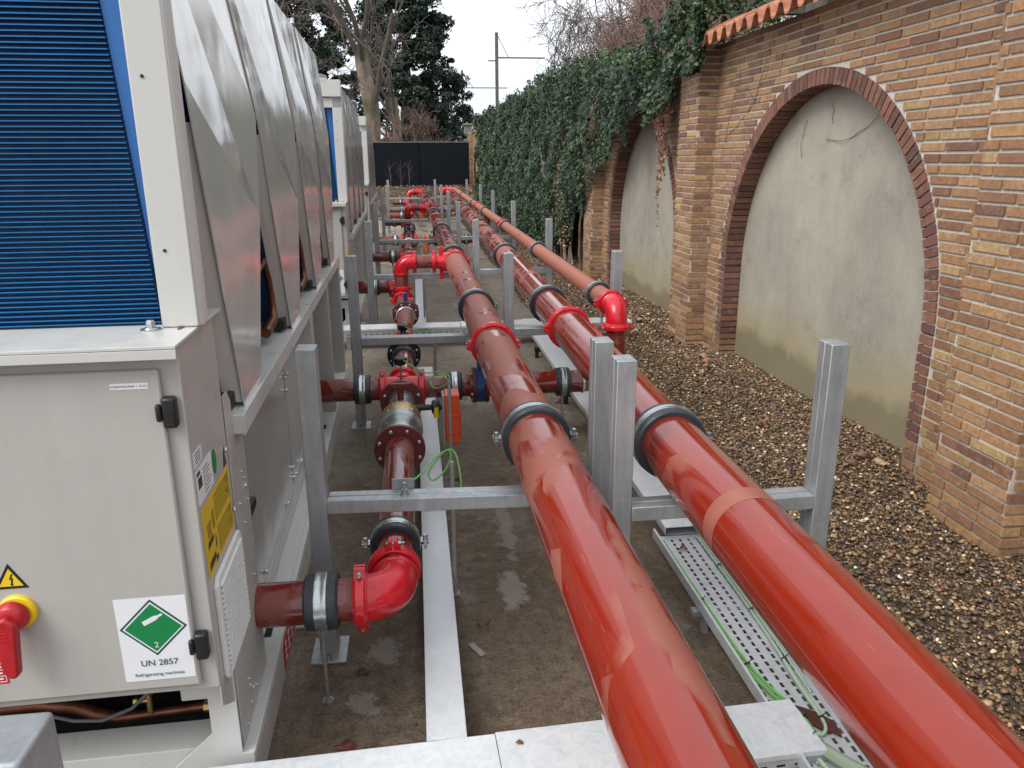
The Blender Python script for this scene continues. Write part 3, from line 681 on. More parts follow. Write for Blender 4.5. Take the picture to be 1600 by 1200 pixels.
def elbow(T, c, d0, d1, r, Rb, mat='fitting_red'):
    """c corner point, d0 incoming unit dir, d1 outgoing"""
    c = V3(c); d0 = V3(d0); d1 = V3(d1); ctr = c-d0*Rb+d1*Rb; P = []
    P.append(c-d0*(Rb+.03))
    for k in range(13):
        a = k/12*math.pi/2; P.append(ctr-d1*Rb*math.cos(a)+d0*Rb*math.sin(a))
    P.append(c+d1*(Rb+.03)); rr = [r*1.05]+[r*1.07]*13+[r*1.05]
    k = M(); k.tube(P, rr, 32)
    for a, d in ((c-d0*(Rb+.03), d0), (c+d1*(Rb+.01), d1)): k.ring(a, a+d*.02, r*.9, r*1.13, 32)
    return k.build('elbow', mat, T)

# ---- main pipes
PR = .1095
def pipe_axis(x0, x1, y0, y1, z): return lambda y: V3((x0+(x1-x0)*(y-y0)/(y1-y0), y, z))
axA = pipe_axis(.425, .315, 2.0, 24.0, .736); axB = pipe_axis(.875, 1.0, 3.0, 15.0, .778); axC = pipe_axis(1.241, 1.277, 5.25, 21.0, .853)
dirA = (axA(20)-axA(2)); dirA /= np.linalg.norm(dirA); dirB = axB(14)-axB(2); dirB /= np.linalg.norm(dirB); dirC = axC(20)-axC(6); dirC /= np.linalg.norm(dirC)
PA = thing('red_water_pipe', 'left large red pipe, glossy in front and matt pink with red patches farther on', 'pipe', (0, 0, 0))
barrel(PA, axA(-1.5), axA(4.25), PR, 'pipe_left', 64); barrel(PA, axA(4.255), axA(26.2), PR*.999, 'pipe_left', 56)
for y in (2.72, 5.42, 8.42, 11.5, 15.3, 19.2, 24.2): clamp(PA, axA(y), dirA, PR, .10)
for y in (4.25, 17.2): coupling(PA, axA(y), dirA, PR, 0)
PB_ = thing('red_water_pipe', 'middle large red pipe, the glossiest one, with a pale matt band near the front', 'pipe', (0, 0, 0))
barrel(PB_, axB(-1.5), axB(4.45), PR, 'pipe_middle', 64); barrel(PB_, axB(4.455), axB(25.6), PR*.999, 'pipe_middle', 56)
for y in (2.50, 5.25, 8.1, 11.7, 15.6, 19.3): clamp(PB_, axB(y), dirB, PR, .10)
coupling(PB_, axB(4.45), dirB, PR, 0)
PC = thing('red_water_pipe', 'right slimmer matt orange-red pipe ending in a bright red elbow turned down', 'pipe', (0, 0, 0))
rc = .064
barrel(PC, axC(4.80), axC(25), rc, 'pipe_right', 40); elbow(PC, axC(4.66), (0, -1, 0), (0, 0, -1), rc, .088)
coupling(PC, axC(4.83), dirC, rc, 0, .04); coupling(PC, axC(4.66)-V3((0, 0, .125)), (0, 0, 1), rc, 0, .04)
for y in (5.18, 7.9, 10.9, 14.2, 17.0, 21): clamp(PC, axC(y), dirC, rc, .06, True)
for y in (11.25, 15.9): coupling(PC, axC(y), dirC, rc, 0)
k = M(); k.tube([axC(25), axC(25)+V3((-.1, .12, 0)), axC(25)+V3((-.35, .15, 0))], rc*1.08, 20); k.build('elbow', 'fitting_red', PC)
k = M(); k.tube([axB(25.6), axB(25.6)+V3((-.05, .15, .0)), axB(25.6)+V3((-.3, .2, 0))], PR*1.05, 20); k.build('elbow', 'fitting_red', PB_)
k = M(); t = .0
k.lathe(axB(1.66), axB(1.66)+dirB*.0, [(0, PR)], 8) if 0 else None
# band of bare primer round the middle pipe
k = M(); k.lathe(axB(1.77), axB(1.84), [(0, PR+.0006), (.072, PR+.0006)], 64); k.f = k.f[:-2]; k.c = k.c[:-2]
MATS['primer_band'] = simple('primer_band', (.30, .095, .065), .5, 0, .08, 20); k.build('primer_band', 'primer_band', PB_)

# ---- chiller connection headers
r = .0705; ZH = .38; XH = -.120
def sensor(T, x, y, z0, z1):
    k = M(); k.cyl((x, y, z0), (x, y, z1), .0045, n=8); o = k.build('sensor_stem', 'steel', T)
    k = M(); k.lathe((x, y, z1-.015), (x, y, z1+.05), [(0, .012), (.006, .022), (.010, .034), (.030, .038), (.036, .040), (.046, .040), (.050, .034), (.052, .012)], 24); k.build('sensor_head', 'black', T)
Yv = lambda y: float(np.interp(y, [2.03, 2.36, 3.2, 3.92, 4.24, 4.86, 4.98, 5.32, 6.42, 6.74, 7.80, 20], [2.25, 2.62, 3.58, 4.37, 4.66, 5.38, 5.50, 5.93, 7.05, 7.42, 7.80, 20])) if y > 1 else y
def header(y0, near=True):
    T = thing('pipe_header', 'red valve header with riser elbow, ' + {0: 'nearest, with the brass ring and orange actuator', 1: 'second along, beside the middle chiller', 2: 'farthest along, near the dark fence'}[near], 'pipework', (XH, y0+4.2, 0), 0, 'chiller connection headers')
    def L(x, y, z): return (x-XH, Yv(y)-4.2, z)
    xu = -.72
    # inlet from chiller
    barrel(T, L(xu, 2.03, ZH), L(-.22, 2.03, ZH), r); clamp(T, L(-.345, 2.03, ZH), (1, 0, 0), r, .105, False); 
    k = M(); k.cyl(L(-.355, 2.03, 0), L(-.355, 2.03, ZH-r-.02), .0065, n=8); k.lathe(L(-.355, 2.03, 0), L(-.355, 2.03, .02), [(0, .02), (.004, .02), (.004, .012), (.012, .012)], 8)
    k.box(L(-.37, 0, 0)[0], L(-.34, 0, 0)[0], Yv(2.02)-4.2, Yv(2.04)-4.2, ZH-r-.05, ZH-r-.018); k.build('threaded_rod', 'rod', T)
    coupling(T, L(-.222, 2.03, ZH), (1, 0, 0), r, R(90)); elbow(T, L(XH+.005, 2.03, ZH), (1, 0, 0), (0, 1, 0), r, .10)
    coupling(T, L(XH, 2.185, ZH), (0, 1, 0), r, R(90)); barrel(T, L(XH, 2.16, ZH), L(XH, 3.22, ZH), r); clamp(T, L(XH, 2.36, ZH), (0, 1, 0), r, .10)
    # flanged flow valve
    flange(T, L(XH, 3.20, ZH), (0, 1, 0), r*.98, .126, .024)
    k = M(); k.lathe(L(XH, 3.226, ZH), L(XH, 3.90, ZH), [(0, .070), (0, .124), (.022, .124), (.022, .088), (.05, .084), (.08, .092), (.16, .092), (.19, .086), (.25, .100), (.26, .118), (.29, .118), (.291, .082)], 40); vb = k.build('valve_body', 'steel', T)
    for i in range(10):
        a = (i+.5)*2*math.pi/10; q = M(); x, z = L(XH, 0, 0)[0]+math.cos(a)*.107, ZH+math.sin(a)*.107
        q.lathe((x, Yv(3.47)-4.2, z), (x, Yv(3.545)-4.2, z), [(0, .008), (.012, .008), (.0125, .005), (.065, .005), (.066, .008), (.075, .008)], 6); q.build('bolt', 'zinc_bright', vb)
    k = M(); k.lathe(L(XH, 3.518, ZH), L(XH, 3.65, ZH), [(0, .08), (0, .108), (.006, .111), (.105, .111), (.111, .106), (.112, .08)], 40, closed=True); k.build('brass_ring', 'brass', T)
    k = M(); k.lathe(L(XH, 3.62, ZH), L(XH, 3.93, ZH), [(0, .095), (.07, .092), (.12, .080), (.2, .078), (.30, .078)], 36); k.build('valve_neck', 'steel', T)
    k = M(); k.cyl(L(XH, 3.72, ZH+.07), L(XH, 3.72, ZH+.16), .017, n=16); k.box(L(XH, 0, 0)[0]-.055, L(XH, 0, 0)[0]+.055, Yv(3.705)-4.2, Yv(3.735)-4.2, ZH+.155, ZH+.178); k.build('tee_handle', 'dark_red', T, bevel=.003)
    k = M(); k.cyl(L(XH, 3.23, ZH), L(XH, 3.93, ZH), .0775, n=32); k.build('valve_core', 'steel', T)
    flange(T, L(XH, 3.92, ZH), (0, 1, 0), r*.98, .128, .028)
    if near == 0 or True:
        sensor(T, L(XH, 3.99, 0)[0], Yv(3.99)-4.2, ZH+.1, .60)
    # cross tee
    barrel(T, L(XH, 3.94, ZH), L(XH, 4.12, ZH), r)
    k = M(); k.lathe(L(XH-.115, 4.24, ZH), L(XH+.115, 4.24, ZH), [(0, r*1.03), (.05, r*1.07), (.18, r*1.07), (.23, r*1.03)], 32); k.lathe(L(XH, 4.11, ZH), L(XH, 4.37, ZH), [(0, r*1.04), (.26, r*1.04)], 32)
    k.box(L(XH-.03, 0, 0)[0], L(XH+.03, 0, 0)[0], Yv(4.235)-4.2, Yv(4.245)-4.2, ZH+r, ZH+r+.012); k.build('cross_tee', 'fitting_red', T)
    coupling(T, L(XH-.12, 4.24, ZH), (1, 0, 0), r, R(90)); coupling(T, L(XH+.12, 4.24, ZH), (1, 0, 0), r, R(90)); coupling(T, L(XH, 4.39, ZH), (0, 1, 0), r, R(0))
    barrel(T, L(xu, 4.24, ZH), L(XH-.11, 4.24, ZH), r); clamp(T, L(-.365, 4.24, ZH), (1, 0, 0), r, .10, False)
    k = M(); k.cyl(L(-.368, 4.24, 0), L(-.368, 4.24, ZH-r-.02), .0055, n=8); k.build('threaded_rod', 'rod', T)
    # line across to the middle pipe
    barrel(T, L(XH+.11, 4.24, ZH), L(.325, 4.24, ZH), r); clamp(T, L(.205, 4.24, ZH), (1, 0, 0), r, .09, False)
    k = M(); k.cyl(L(.205, 4.24, 0), L(.205, 4.24, ZH-r-.02), .0055, n=8); k.build('threaded_rod', 'rod', T)
    flange(T, L(.315, 4.24, ZH), (1, 0, 0), r*.98, .112, .022)
    k = M(); k.lathe(L(.340, 4.24, ZH), L(.40, 4.24, ZH), [(0, .09), (0, .108), (.05, .108), (.05, .09)], 32, closed=True); k.box(L(.35, 0, 0)[0], L(.38, 0, 0)[0], Yv(4.24)-4.24, Yv(4.24)-4.16, ZH+.10, ZH+.17); k.build('butterfly_valve', 'blue_valve', T)
    flange(T, L(.395, 4.24, ZH), (1, 0, 0), r*.98, .112, .022)
    barrel(T, L(.41, 4.24, ZH), L(1.13, 4.24, ZH), r); clamp(T, L(.895, 4.24, ZH), (1, 0, 0), r, .09, False)
    k = M(); k.cyl(L(.895, 4.24, 0), L(.895, 4.24, ZH-r-.02), .0055, n=8); k.build('threaded_rod', 'rod', T)
    k = M(); k.ring(L(1.015, 4.24, ZH), L(1.035, 4.24, ZH), r, r+.006); k.build('hose_band', 'zinc_bright', T)
    xc = axC(Yv(4.24)+y0)[0]
    k = M(); c = V3(L(xc, 4.24, ZH)); k.tube([c+(-.12, 0, 0), c+(-.09, 0, .003), c+(-.045, 0, .02), c+(-.012, 0, .055), c+(0, 0, .10), c+(0, 0, .13)], r*1.05, 28); k.build('elbow', 'fitting_red', T)
    k = M(); k.cyl(c+(0, 0, .12), c+(0, 0, axC(8)[2]-ZH-(.13 if y0 == 0 else .05)), rc, n=28); k.build('riser', 'pipe_branch', T)
    # butterfly valves on the long leg
    barrel(T, L(XH, 4.36, ZH), L(XH, 4.98, ZH), r)
    for yv in (4.98, 6.42):
        flange(T, L(XH, yv, ZH), (0, 1, 0), r*.98, .122, .026, 'dark_red' if yv > 5 else 'black')
        k = M(); k.lathe(L(XH, yv+.028, ZH), L(XH, yv+.09, ZH), [(0, .09), (0, .118), (.005, .121), (.052, .121), (.056, .118), (.056, .09)], 36, closed=True)
        k.cyl(L(XH, yv+.056, ZH+.11), L(XH, yv+.056, ZH+.19), .022, n=16); k.build('butterfly_valve', 'blue_valve', T)
        flange(T, L(XH, yv+.088, ZH), (0, 1, 0), r*.98, .122, .026, 'black' if yv > 5 else 'dark_red')
    k = M(); k.ring(L(XH, 4.86, ZH), L(XH, 4.97, ZH), r, r+.016); k.build('rubber_sleeve', 'rubber', T)
    coupling(T, L(XH, 5.32, ZH), (0, 1, 0), r, 0); coupling(T, L(XH, 6.74, ZH), (0, 1, 0), r, 0)
    k = M(); k.ring(L(XH, 6.33, ZH), L(XH, 6.41, ZH), r, r+.018); k.build('steel_collar', 'zinc_bright', T)
    barrel(T, L(XH, 5.10, ZH), L(XH, 6.43, ZH), r)
    sensor(T, L(XH, 5.0, 0)[0], Yv(5.0)-4.2, ZH+.08, .57)
    # second chiller branch and riser
    yr = 7.95; xr = -.165
    k = M(); k.tube([V3(L(XH, 6.42, ZH)), V3(L(XH, 6.8, ZH)), V3(L((XH+xr)/2, 7.3, ZH)), V3(L(xr, yr-.1, ZH))], r, 32); k.build('pipe_barrel', 'pipe_branch', T)
    coupling(T, L(xr, 7.80, ZH), (0, 1, 0), r, 0)
    k = M(); k.lathe(L(xr, yr-.12, ZH), L(xr, yr+.12, ZH), [(0, r*1.04), (.24, r*1.04)], 32); k.lathe(L(xr, yr, ZH), L(xr, yr, ZH+.10), [(0, r*1.04), (.10, r*1.04)], 32); k.build('riser_tee', 'fitting_red', T)
    yu = 8.72; barrel(T, L(xr, yr+.12, ZH), L(xr, yu-.13, ZH), r); coupling(T, L(xr, yr+.14, ZH), (0, 1, 0), r, 0); elbow(T, L(xr, yu, ZH), (1, 0, 0), (0, -1, 0), r, .10); coupling(T, L(xr-.14, yu, ZH), (1, 0, 0), r, R(90))
    barrel(T, L(xu, yu, ZH), L(xr-.13, yu, ZH), r); clamp(T, L(-.47, yu, ZH), (1, 0, 0), r, .09, False)
    k = M(); k.cyl(L(-.47, yu, 0), L(-.47, yu, ZH-r-.02), .0055, n=8); k.build('threaded_rod', 'rod', T)
    coupling(T, L(xr, yr, ZH+.105), (0, 0, 1), r, 0)
    zt = .736; ax = axA(yr+y0)[0]
    k = M(); k.cyl(L(xr, yr, ZH), L(xr, yr, zt-.12), r, n=32); k.build('riser', 'pipe_branch', T)
    # keep the elbow on the riser: centre line rises to the main pipe axis
    elbow(T, L(xr, yr, zt+.015), (0, 0, 1), (1, 0, 0), r, .10); coupling(T, L(xr+.14, yr, zt+.015), (1, 0, 0), r, R(90)); 
    barrel(T, L(xr+.11, yr, zt+.015), L(ax-.15, yr, zt+.015), r); coupling(T, L(ax-.22, yr, zt+.015), (1, 0, 0), r, R(90))
    k = M(); k.lathe(L(ax-.20, yr, zt+.015), L(ax-.02, yr, zt), [(0, r*1.06), (.06, r*1.06), (.065, r*1.35), (.10, r*1.4), (.16, r*1.2)], 32)
    k.ring(L(ax, yr-.07, zt), L(ax, yr+.07, zt), PR+.001, PR+.016, 40)
    for zz in (-1, 1): k.box(L(ax-.165, 0, 0)[0], L(ax-.125, 0, 0)[0], yr-4.2-.03, yr-4.2+.03, zt+min(zz*.06, zz*.165), zt+max(zz*.06, zz*.165))
    for s_ in (-1, 1): k.box(L(ax+.10, 0, 0)[0], L(ax+.145, 0, 0)[0], yr-4.2+s_*.055-.015, yr-4.2+s_*.055+.015, zt-.05, zt+.04)
    o = k.build('branch_tee', 'fitting_red', T, bevel=.003)
    for zz in (-1, 1):
        q = M(); q.lathe(L(ax-.172, yr, zt+zz*.15), L(ax-.11, yr, zt+zz*.15), [(0, .010), (.012, .010), (.0125, .006), (.06, .006)], 8); q.build('bolt', 'brass', o)
    # orange actuator of the flow valve
    q_ = -.05
    k = M(); k.cyl((.07, q_, ZH+.03), (.12-XH, q_, ZH+.03), .017, n=16); k.build('actuator_shaft', 'black', T)
    k = M(); k.lathe((.05-XH, q_, ZH+.03), (.10-XH, q_, ZH+.03), [(0, .03), (.008, .042), (.03, .042), (.045, .034)], 20); k.build('shaft_coupling', 'black', T)
    k = M(); k.box(.108-XH, .124-XH, q_-.06, q_+.06, .20, .49); k.build('actuator_back', 'grey_conduit', T, bevel=.004)
    k = M(); k.box(.125-XH, .205-XH, q_-.07, q_+.07, .215, .495); k.box(.2055-XH, .213-XH, q_-.06, q_+.06, .23, .40); k.box(.14-XH, .185-XH, q_-.079, q_-.0705, .27, .285); k.box(.13-XH, .205-XH, q_-.076, q_-.0705, .375, .380); k.box(.14-XH, .19-XH, q_-.05, q_+.05, .195, .2145)
    k.build('actuator', 'orange', T, bevel=.006)
    k = M(); k.cyl((.075-XH, q_-.03, .36), (.075-XH, q_-.03, .42), .016, n=12); k.build('actuator_knob', 'yellow', T)
    return T
header(0, 0); header(9.3, 1); header(18.0, 2)

# ================================================================== CONDUIT POSTS AND GREEN SENSOR CABLES
def conduit(x, y, h, label):
    T = thing('conduit_post', label, 'conduit', (x, y, 0), 0, 'thin grey conduit posts')
    k = M(); k.cyl((0, 0, 0), (0, 0, h), .0095, n=12); k.build('conduit', 'grey_conduit', T)
    k = M(); k.box(-.018, .018, -.02, .02, 0, .012); k.box(-.014, -.002, -.014, .014, .05, .075); k.build('clip', 'grey_conduit', T, bevel=.002)
conduit(.106, 2.85, .60, 'thin grey conduit upright on the slab behind the nearest crossbar')
conduit(.150, 4.08, .58, 'grey conduit upright with a green cable coil beside the orange actuator')
conduit(.102, 5.30, .58, 'grey conduit upright with a green cable coil behind the red cross tee')
conduit(.06, 8.3, .52, 'grey conduit upright beyond the first red riser elbow')
def cable(path, rr, mat, label, cat='cable', seg=6, group=None):
    P = [V3(p) for p in path]; out = []
    for i in range(len(P)-1):
        p0, p1, p2, p3 = P[max(i-1, 0)], P[i], P[i+1], P[min(i+2, len(P)-1)]
        for t in np.linspace(0, 1, seg, endpoint=False):
            out.append(.5*((2*p1)+(-p0+p2)*t+(2*p0-5*p1+4*p2-p3)*t*t+(-p0+3*p1-3*p2+p3)*t**3))
    out.append(P[-1]); k = M(); k.tube(out, rr, 8); o = k.build('cable', mat)
    return tag(o, label, cat, group)
def loopc(cx, cy, cz, a, b_, n_=9, tilt=.25): return [(cx+a*math.cos(t), cy+b_*.35*math.sin(t), cz+b_*math.sin(t)*.55+tilt*a*math.cos(t)) for t in np.linspace(0, 6.0, n_)]
cable([(-.09, 2.56, .63), (-.03, 2.65, .625), (.03, 2.78, .635), (.085, 2.87, .64), (.105, 2.87, .62), (.08, 2.84, .57), (.03, 2.80, .545), (.015, 2.82, .57), (.06, 2.86, .62), (.10, 2.88, .64), (.125, 2.86, .62), (.137, 2.80, .55), (.137, 2.72, .48)], .0036, 'green_cable', 'green sensor cable coiled above the nearest crossbar')
cable([(-.10, 4.38, .63), (-.04, 4.33, .60), (.03, 4.25, .585), (.10, 4.18, .605), (.152, 4.10, .60), (.13, 4.08, .56), (.07, 4.12, .53), (.05, 4.18, .56), (.10, 4.15, .60), (.145, 4.09, .585)], .0036, 'green_cable', 'green and yellow cable looping from the black sensor head over the red tee')
cable([(-.11, 5.50, .60), (-.07, 5.45, .585), (-.02, 5.4, .58), (.04, 5.35, .60), (.09, 5.32, .605), (.07, 5.3, .575), (.0, 5.34, .565), (-.01, 5.37, .59), (.05, 5.33, .61), (.102, 5.30, .585)], .0036, 'green_cable', 'green cable loop at the sensor head above the second crossbar')
cable([(-.20, 10.6, .55), (-.05, 10.5, .60), (.1, 10.4, .66), (.12, 10.3, .50), (0, 10.3, .45), (.05, 10.3, .62), (.1, 10.1, .5)], .006, 'green_cable', 'pale green cable tangle by the far blue valves')

# ================================================================== CABLE TRAYS
def perf_tray(x0, x1, y0, y1, z, label, lid=None):
    T = thing('cable_tray', label, 'cable tray', (x0, y0, 0)); k = M(); W_ = x1-x0; L = y1-y0
    # perforated sheet: real slots, built as a lattice
    ex = [0, .018]; nc = 5; pw = (W_-.036)/nc; sx = .30*pw; py = .037; sl = .024
    nx = []; yy = .01; nrow = int((L-.02)/py)
    cols = [(.018+i*pw+(pw-sx)/2, .018+i*pw+(pw+sx)/2) for i in range(nc)]
    # longitudinal solid strips
    edges = [0]+[e for c in cols for e in c]+[W_]
    for i in range(0, len(edges), 2): k.box(edges[i], edges[i+1], 0, L, z, z+.0015)
    for a, b_ in cols:
        for j in range(nrow+1):
            ya = 0 if j == 0 else .01+(j-1)*py+sl+.0; yb = .01+j*py if j < nrow else L
            k.box(a, b_, ya, yb, z+.0001, z+.0014)
    k.box(0, .0015, 0, L, z, z+.042); k.box(W_-.0015, W_, 0, L, z, z+.042); k.box(0, .010, 0, L, z+.042, z+.0435); k.box(W_-.010, W_, 0, L, z+.042, z+.0435)
    k.build('tray_base', 'tray_metal', T, smooth=False)
    for yy in np.arange(.45, L, 1.1):
        q = M(); q.box(-.022, W_+.022, yy, yy+.035, z-.022, z-.002); q.box(.02, .04, yy, yy+.035, 0, z-.0225); q.box(W_-.04, W_-.02, yy, yy+.035, 0, z-.0225); q.build('tray_bracket', 'galv', T)
    return T
tp = perf_tray(1.012, 1.242, -.2, 3.05, .10, 'open perforated galvanised cable tray running under the middle pipe')
tl = thing('cable_tray', 'galvanised cable tray with closed lid running on under the pipes beyond the first frame', 'cable tray', (1.075, 3.05, 0))
k = M(); k.box(0, .165, .01, 4.8, .10, .1015); k.box(0, .0015, .01, 4.8, .1016, .142); k.box(.1635, .165, .01, 4.8, .1016, .142); k.build('tray_base', 'tray_metal', tl, smooth=False)
k = M(); k.box(-.003, .168, .0, 4.8, .1425, .146); k.box(-.006, -.0035, 0, 4.8, .122, .1455); k.box(.1685, .171, 0, 4.8, .122, .1455); k.build('tray_lid', 'galv_lid', tl)
for yy in (.9, 2.3, 3.7):
    q = M(); q.box(-.035, .19, yy, yy+.04, .058, .0985); q.box(-.03, .0, yy, yy+.04, 0, .0578); q.box(.160, .185, yy, yy+.04, 0, .0578); q.build('tray_bracket', 'black', tl)
def lid_tray(x0, x1, y0, y1, z0, z1, label, lids, along='x', slots=True):
    T = thing('cable_tray', label, 'cable tray', (x0, y0, 0)); W_, L = x1-x0, y1-y0
    k = M(); k.box(0, W_, 0, L, z0, z0+.0015)
    if along == 'x': k.box(0, W_, 0, .0015, z0+.0016, z1-.004); k.box(0, W_, L-.0015, L, z0+.0016, z1-.004)
    else: k.box(0, .0015, 0, L, z0+.0016, z1-.004); k.box(W_-.0015, W_, 0, L, z0+.0016, z1-.004)
    k.build('tray_base', 'tray_metal', T, smooth=False)
    if slots and along == 'x':
        k = M()
        for xx in np.arange(.03, W_-.03, .055): k.box(xx, xx+.026, -.0012, -.0003, z0+.018, z0+.024)
        k.build('side_slots', 'dark_void', T, smooth=False)
    for (a, b_, e) in lids:
        k = M()
        if along == 'x': k.box(a, b_-.0015, -.004-e, L+.004+e, z1+e, z1+.002+e); k.box(a, b_-.0015, -.005-e, -.003-e, z1-.016, z1+e+.0015); k.box(a, b_-.0015, L+.003+e, L+.005+e, z1-.016, z1+e+.0015)
        else: k.box(-.004-e, W_+.004+e, a, b_-.0015, z1+e, z1+.002+e); k.box(-.005-e, -.003-e, a, b_-.0015, z1-.012, z1+e+.0015); k.box(W_+.003+e, W_+.005+e, a, b_-.0015, z1-.012, z1+e+.0015)
        k.build('tray_lid', 'galv_lid', T, bevel=.0008)
    for xx in ((.25, .9) if along == 'x' else (L*.3, L*.75)):
        q = M()
        if along == 'x': q.box(xx, xx+.04, .0, L, 0, z0-.002)
        else: q.box(0, W_, xx, xx+.04, 0, z0-.002)
        q.build('tray_bracket', 'galv', T)
    return T
t1 = lid_tray(-.62, 1.10, 1.66, 1.865, .085, .145, 'wide lidded cable tray crossing the slab in the foreground under the pipes', [(0, .80, 0), (.80, 1.19, .0025), (1.192, 1.72, 0)])
t1.rotation_euler = (0, 0, R(2.0)); t1.location = (-.62, 1.615, 0)
k = M(); k.box(1.66, 1.725, -.004, -.0015, .083, .128); k.build('corner_bracket', 'galv', t1)
k = M(); k.lathe((1.69, -.004, .105), (1.69, -.016, .105), [(0, .008), (.005, .008), (.007, .005), (.012, .004)], 10); k.build('bolt', 'zinc_bright', t1)
lid_tray(-.022, .088, 1.90, 6.2, .03, .10, 'long narrow lidded cable duct lying on the slab beneath the header', [(0, 1.55, 0), (1.552, 4.3, 0)], 'y')
lid_tray(-.03, .07, 7.75, 11.5, .03, .10, 'second narrow lidded cable duct on the slab past the crossing tray', [(0, 3.75, 0)], 'y')
lid_tray(-1.6, 2.1, 7.30, 7.52, .13, .20, 'galvanised cable tray crossing the slab behind the second frame', [(0, 2.0, 0), (2.003, 3.1, .003), (3.103, 3.7, 0)])
# cables in the open tray
cable([(1.032, 3.0, .108), (1.035, 2.6, .108), (1.037, 2.3, .108), (1.043, 2.1, .110), (1.062, 1.97, .112), (1.092, 1.88, .115), (1.105, 1.80, .115), (1.092, 1.73, .11), (1.075, 1.66, .10)], .0055, 'green_cable', 'bright green cable bending across the perforated tray')
cable([(1.040, 3.0, .112), (1.044, 2.6, .112), (1.047, 2.3, .114), (1.055, 2.1, .114), (1.075, 1.97, .118), (1.104, 1.87, .12), (1.114, 1.79, .118), (1.102, 1.72, .112), (1.082, 1.65, .10)], .0050, 'green_cable', 'second bright green cable strapped beside the first on the tray')
cable([(1.207, 3.0, .110), (1.202, 2.5, .110), (1.192, 2.2, .110), (1.177, 2.02, .111), (1.170, 1.86, .112), (1.162, 1.795, .113), (1.137, 1.765, .113), (1.112, 1.77, .112), (1.092, 1.775, .11)], .0055, 'pale_cable', 'pale green cable hooking back across the perforated tray')
cable([(1.219, 3.0, .109), (1.215, 2.5, .109), (1.207, 2.2, .109), (1.197, 1.95, .109)], .004, 'pale_cable', 'thin pale cable along the right side of the perforated tray')
cable([(1.085, 1.72, .125), (1.127, 1.64, .128), (1.197, 1.54, .13), (1.277, 1.42, .13), (1.377, 1.28, .13), (1.507, 1.1, .13)], .020, 'cable_grey_green', 'thick grey-green power cable leaving the tray at the lower right')
cable([(1.072, 1.70, .113), (1.087, 1.60, .113), (1.127, 1.48, .115), (1.177, 1.36, .115), (1.227, 1.2, .115)], .007, 'pale_cable', 'cream cable under the thick grey-green power cable')
k = M()
for (x, y, z, a) in ((1.092, 2.10, .112, .35), (1.15, 1.83, .116, .9), (1.208, 1.84, .113, .2), (1.228, 2.12, .11, .1), (1.247, 2.4, .11, 0.), (1.25, 2.75, .11, 0.), (1.08, 2.5, .11, 0.)):
    pass
for (x, y, z, rr) in ((1.092, 2.10, .113, .013), (1.152, 1.83, .117, .014), (1.21, 1.83, .112, .010), (1.232, 2.12, .11, .010), (1.247, 2.42, .11, .010), (1.25, 2.75, .11, .010), (1.082, 2.5, .111, .012), (1.125, 1.735, .12, .026)):
    q = M(); q.ring((x, y-.003, z), (x, y+.003, z), rr*.75, rr, 14); q.cyl((x, y, z+rr*.8), (x+.012, y-.004, z+rr+.012), .0018, n=5)
    o = q.build('cable_tie', 'black', tp); o.location = (-1.012-.043, .2, 0)
# bark chip and leaves
k = M(); pts = [(0, .06), (.012, .075), (.03, .055), (.055, .02), (.07, -.02), (.066, -.05), (.05, -.085), (.04, -.06), (.02, -.05), (.002, .0), (-.006, .035)]
k.prism(pts, 0, .006, 'z'); o = k.build('bark_piece', 'chip_wood', bevel=.0015); o.location = (1.122, 1.82, .105); o.rotation_euler = (.03, -.05, .25); tag(o, 'dark brown piece of bark lying in the perforated tray', 'bark')
LV = [(-.28, 2.02, .0, .030, (.13, .03, .018), 'curled red-brown leaf on the slab below the first elbow'), (-.325, 1.97, 0, .017, (.09, .02, .015), 'small dark leaf beside the curled red-brown one'),
      (-.36, 1.905, 0, .028, (.24, .10, .03), 'yellow-brown leaf near the foreground tray'), (-.245, 2.38, 0, .020, (.10, .03, .02), 'wet leaf under the red elbow coupling'),
      (.20, 2.62, 0, .026, (.15, .07, .04), 'brown leaf in the puddle between the duct and left pipe'), (.17, 4.05, 0, .030, (.06, .02, .015), 'dark leaf on the slab right of the orange actuator'),
      (1.11, 2.92, .105, .018, (.14, .05, .03), 'small brown leaf on the perforated tray'), (.235, 1.80, .149, .010, (.16, .08, .04), 'tiny leaf on the foreground tray lid'),
      (2.55, 6.55, .02, .05, (.40, .27, .13), 'pale tan leaf at the foot of the pilaster'), (2.5, 6.3, .02, .035, (.30, .15, .08), 'tan leaf just in front of the pilaster foot'), (2.35, 4.75, .01, .04, (.30, .13, .07), 'tan leaf on the gravel left of the post'),
      (2.62, 4.05, .02, .045, (.26, .13, .08), 'brown leaf below the near end of the arch'), (2.68, 3.92, .02, .04, (.38, .25, .16), 'pale leaf by the near arch jamb'), (2.5, 3.95, .02, .035, (.20, .12, .08), 'grey-brown leaf on the gravel under the arch')]
for (x, y, z, s_, c_, lb) in LV: one_leaf(x, y, z+.004, s_, c_, lb)
k = M(); k.box(-.012, .012, -.045, .045, 0, .002); o = k.build('plastic_strip', 'sticker_white'); o.location = (.165, 2.46, .003); o.rotation_euler = (0, 0, .5)
MATS['clear_film'] = simple('clear_film', (.30, .28, .25), .12, 0, .2, 90, .5); o.data.materials[0] = MATS['clear_film']; tag(o, 'torn strip of clear plastic film on the wet slab', 'plastic strip')
k = M(); k.tube([(0, 0, .004), (.01, -.05, .004), (.02, -.10, .005)], .0025, 5); o = k.build('twig', 'twig'); o.location = (.185, 2.19, 0); tag(o, 'short dark twig on the slab left of the glossy pipe', 'twig')

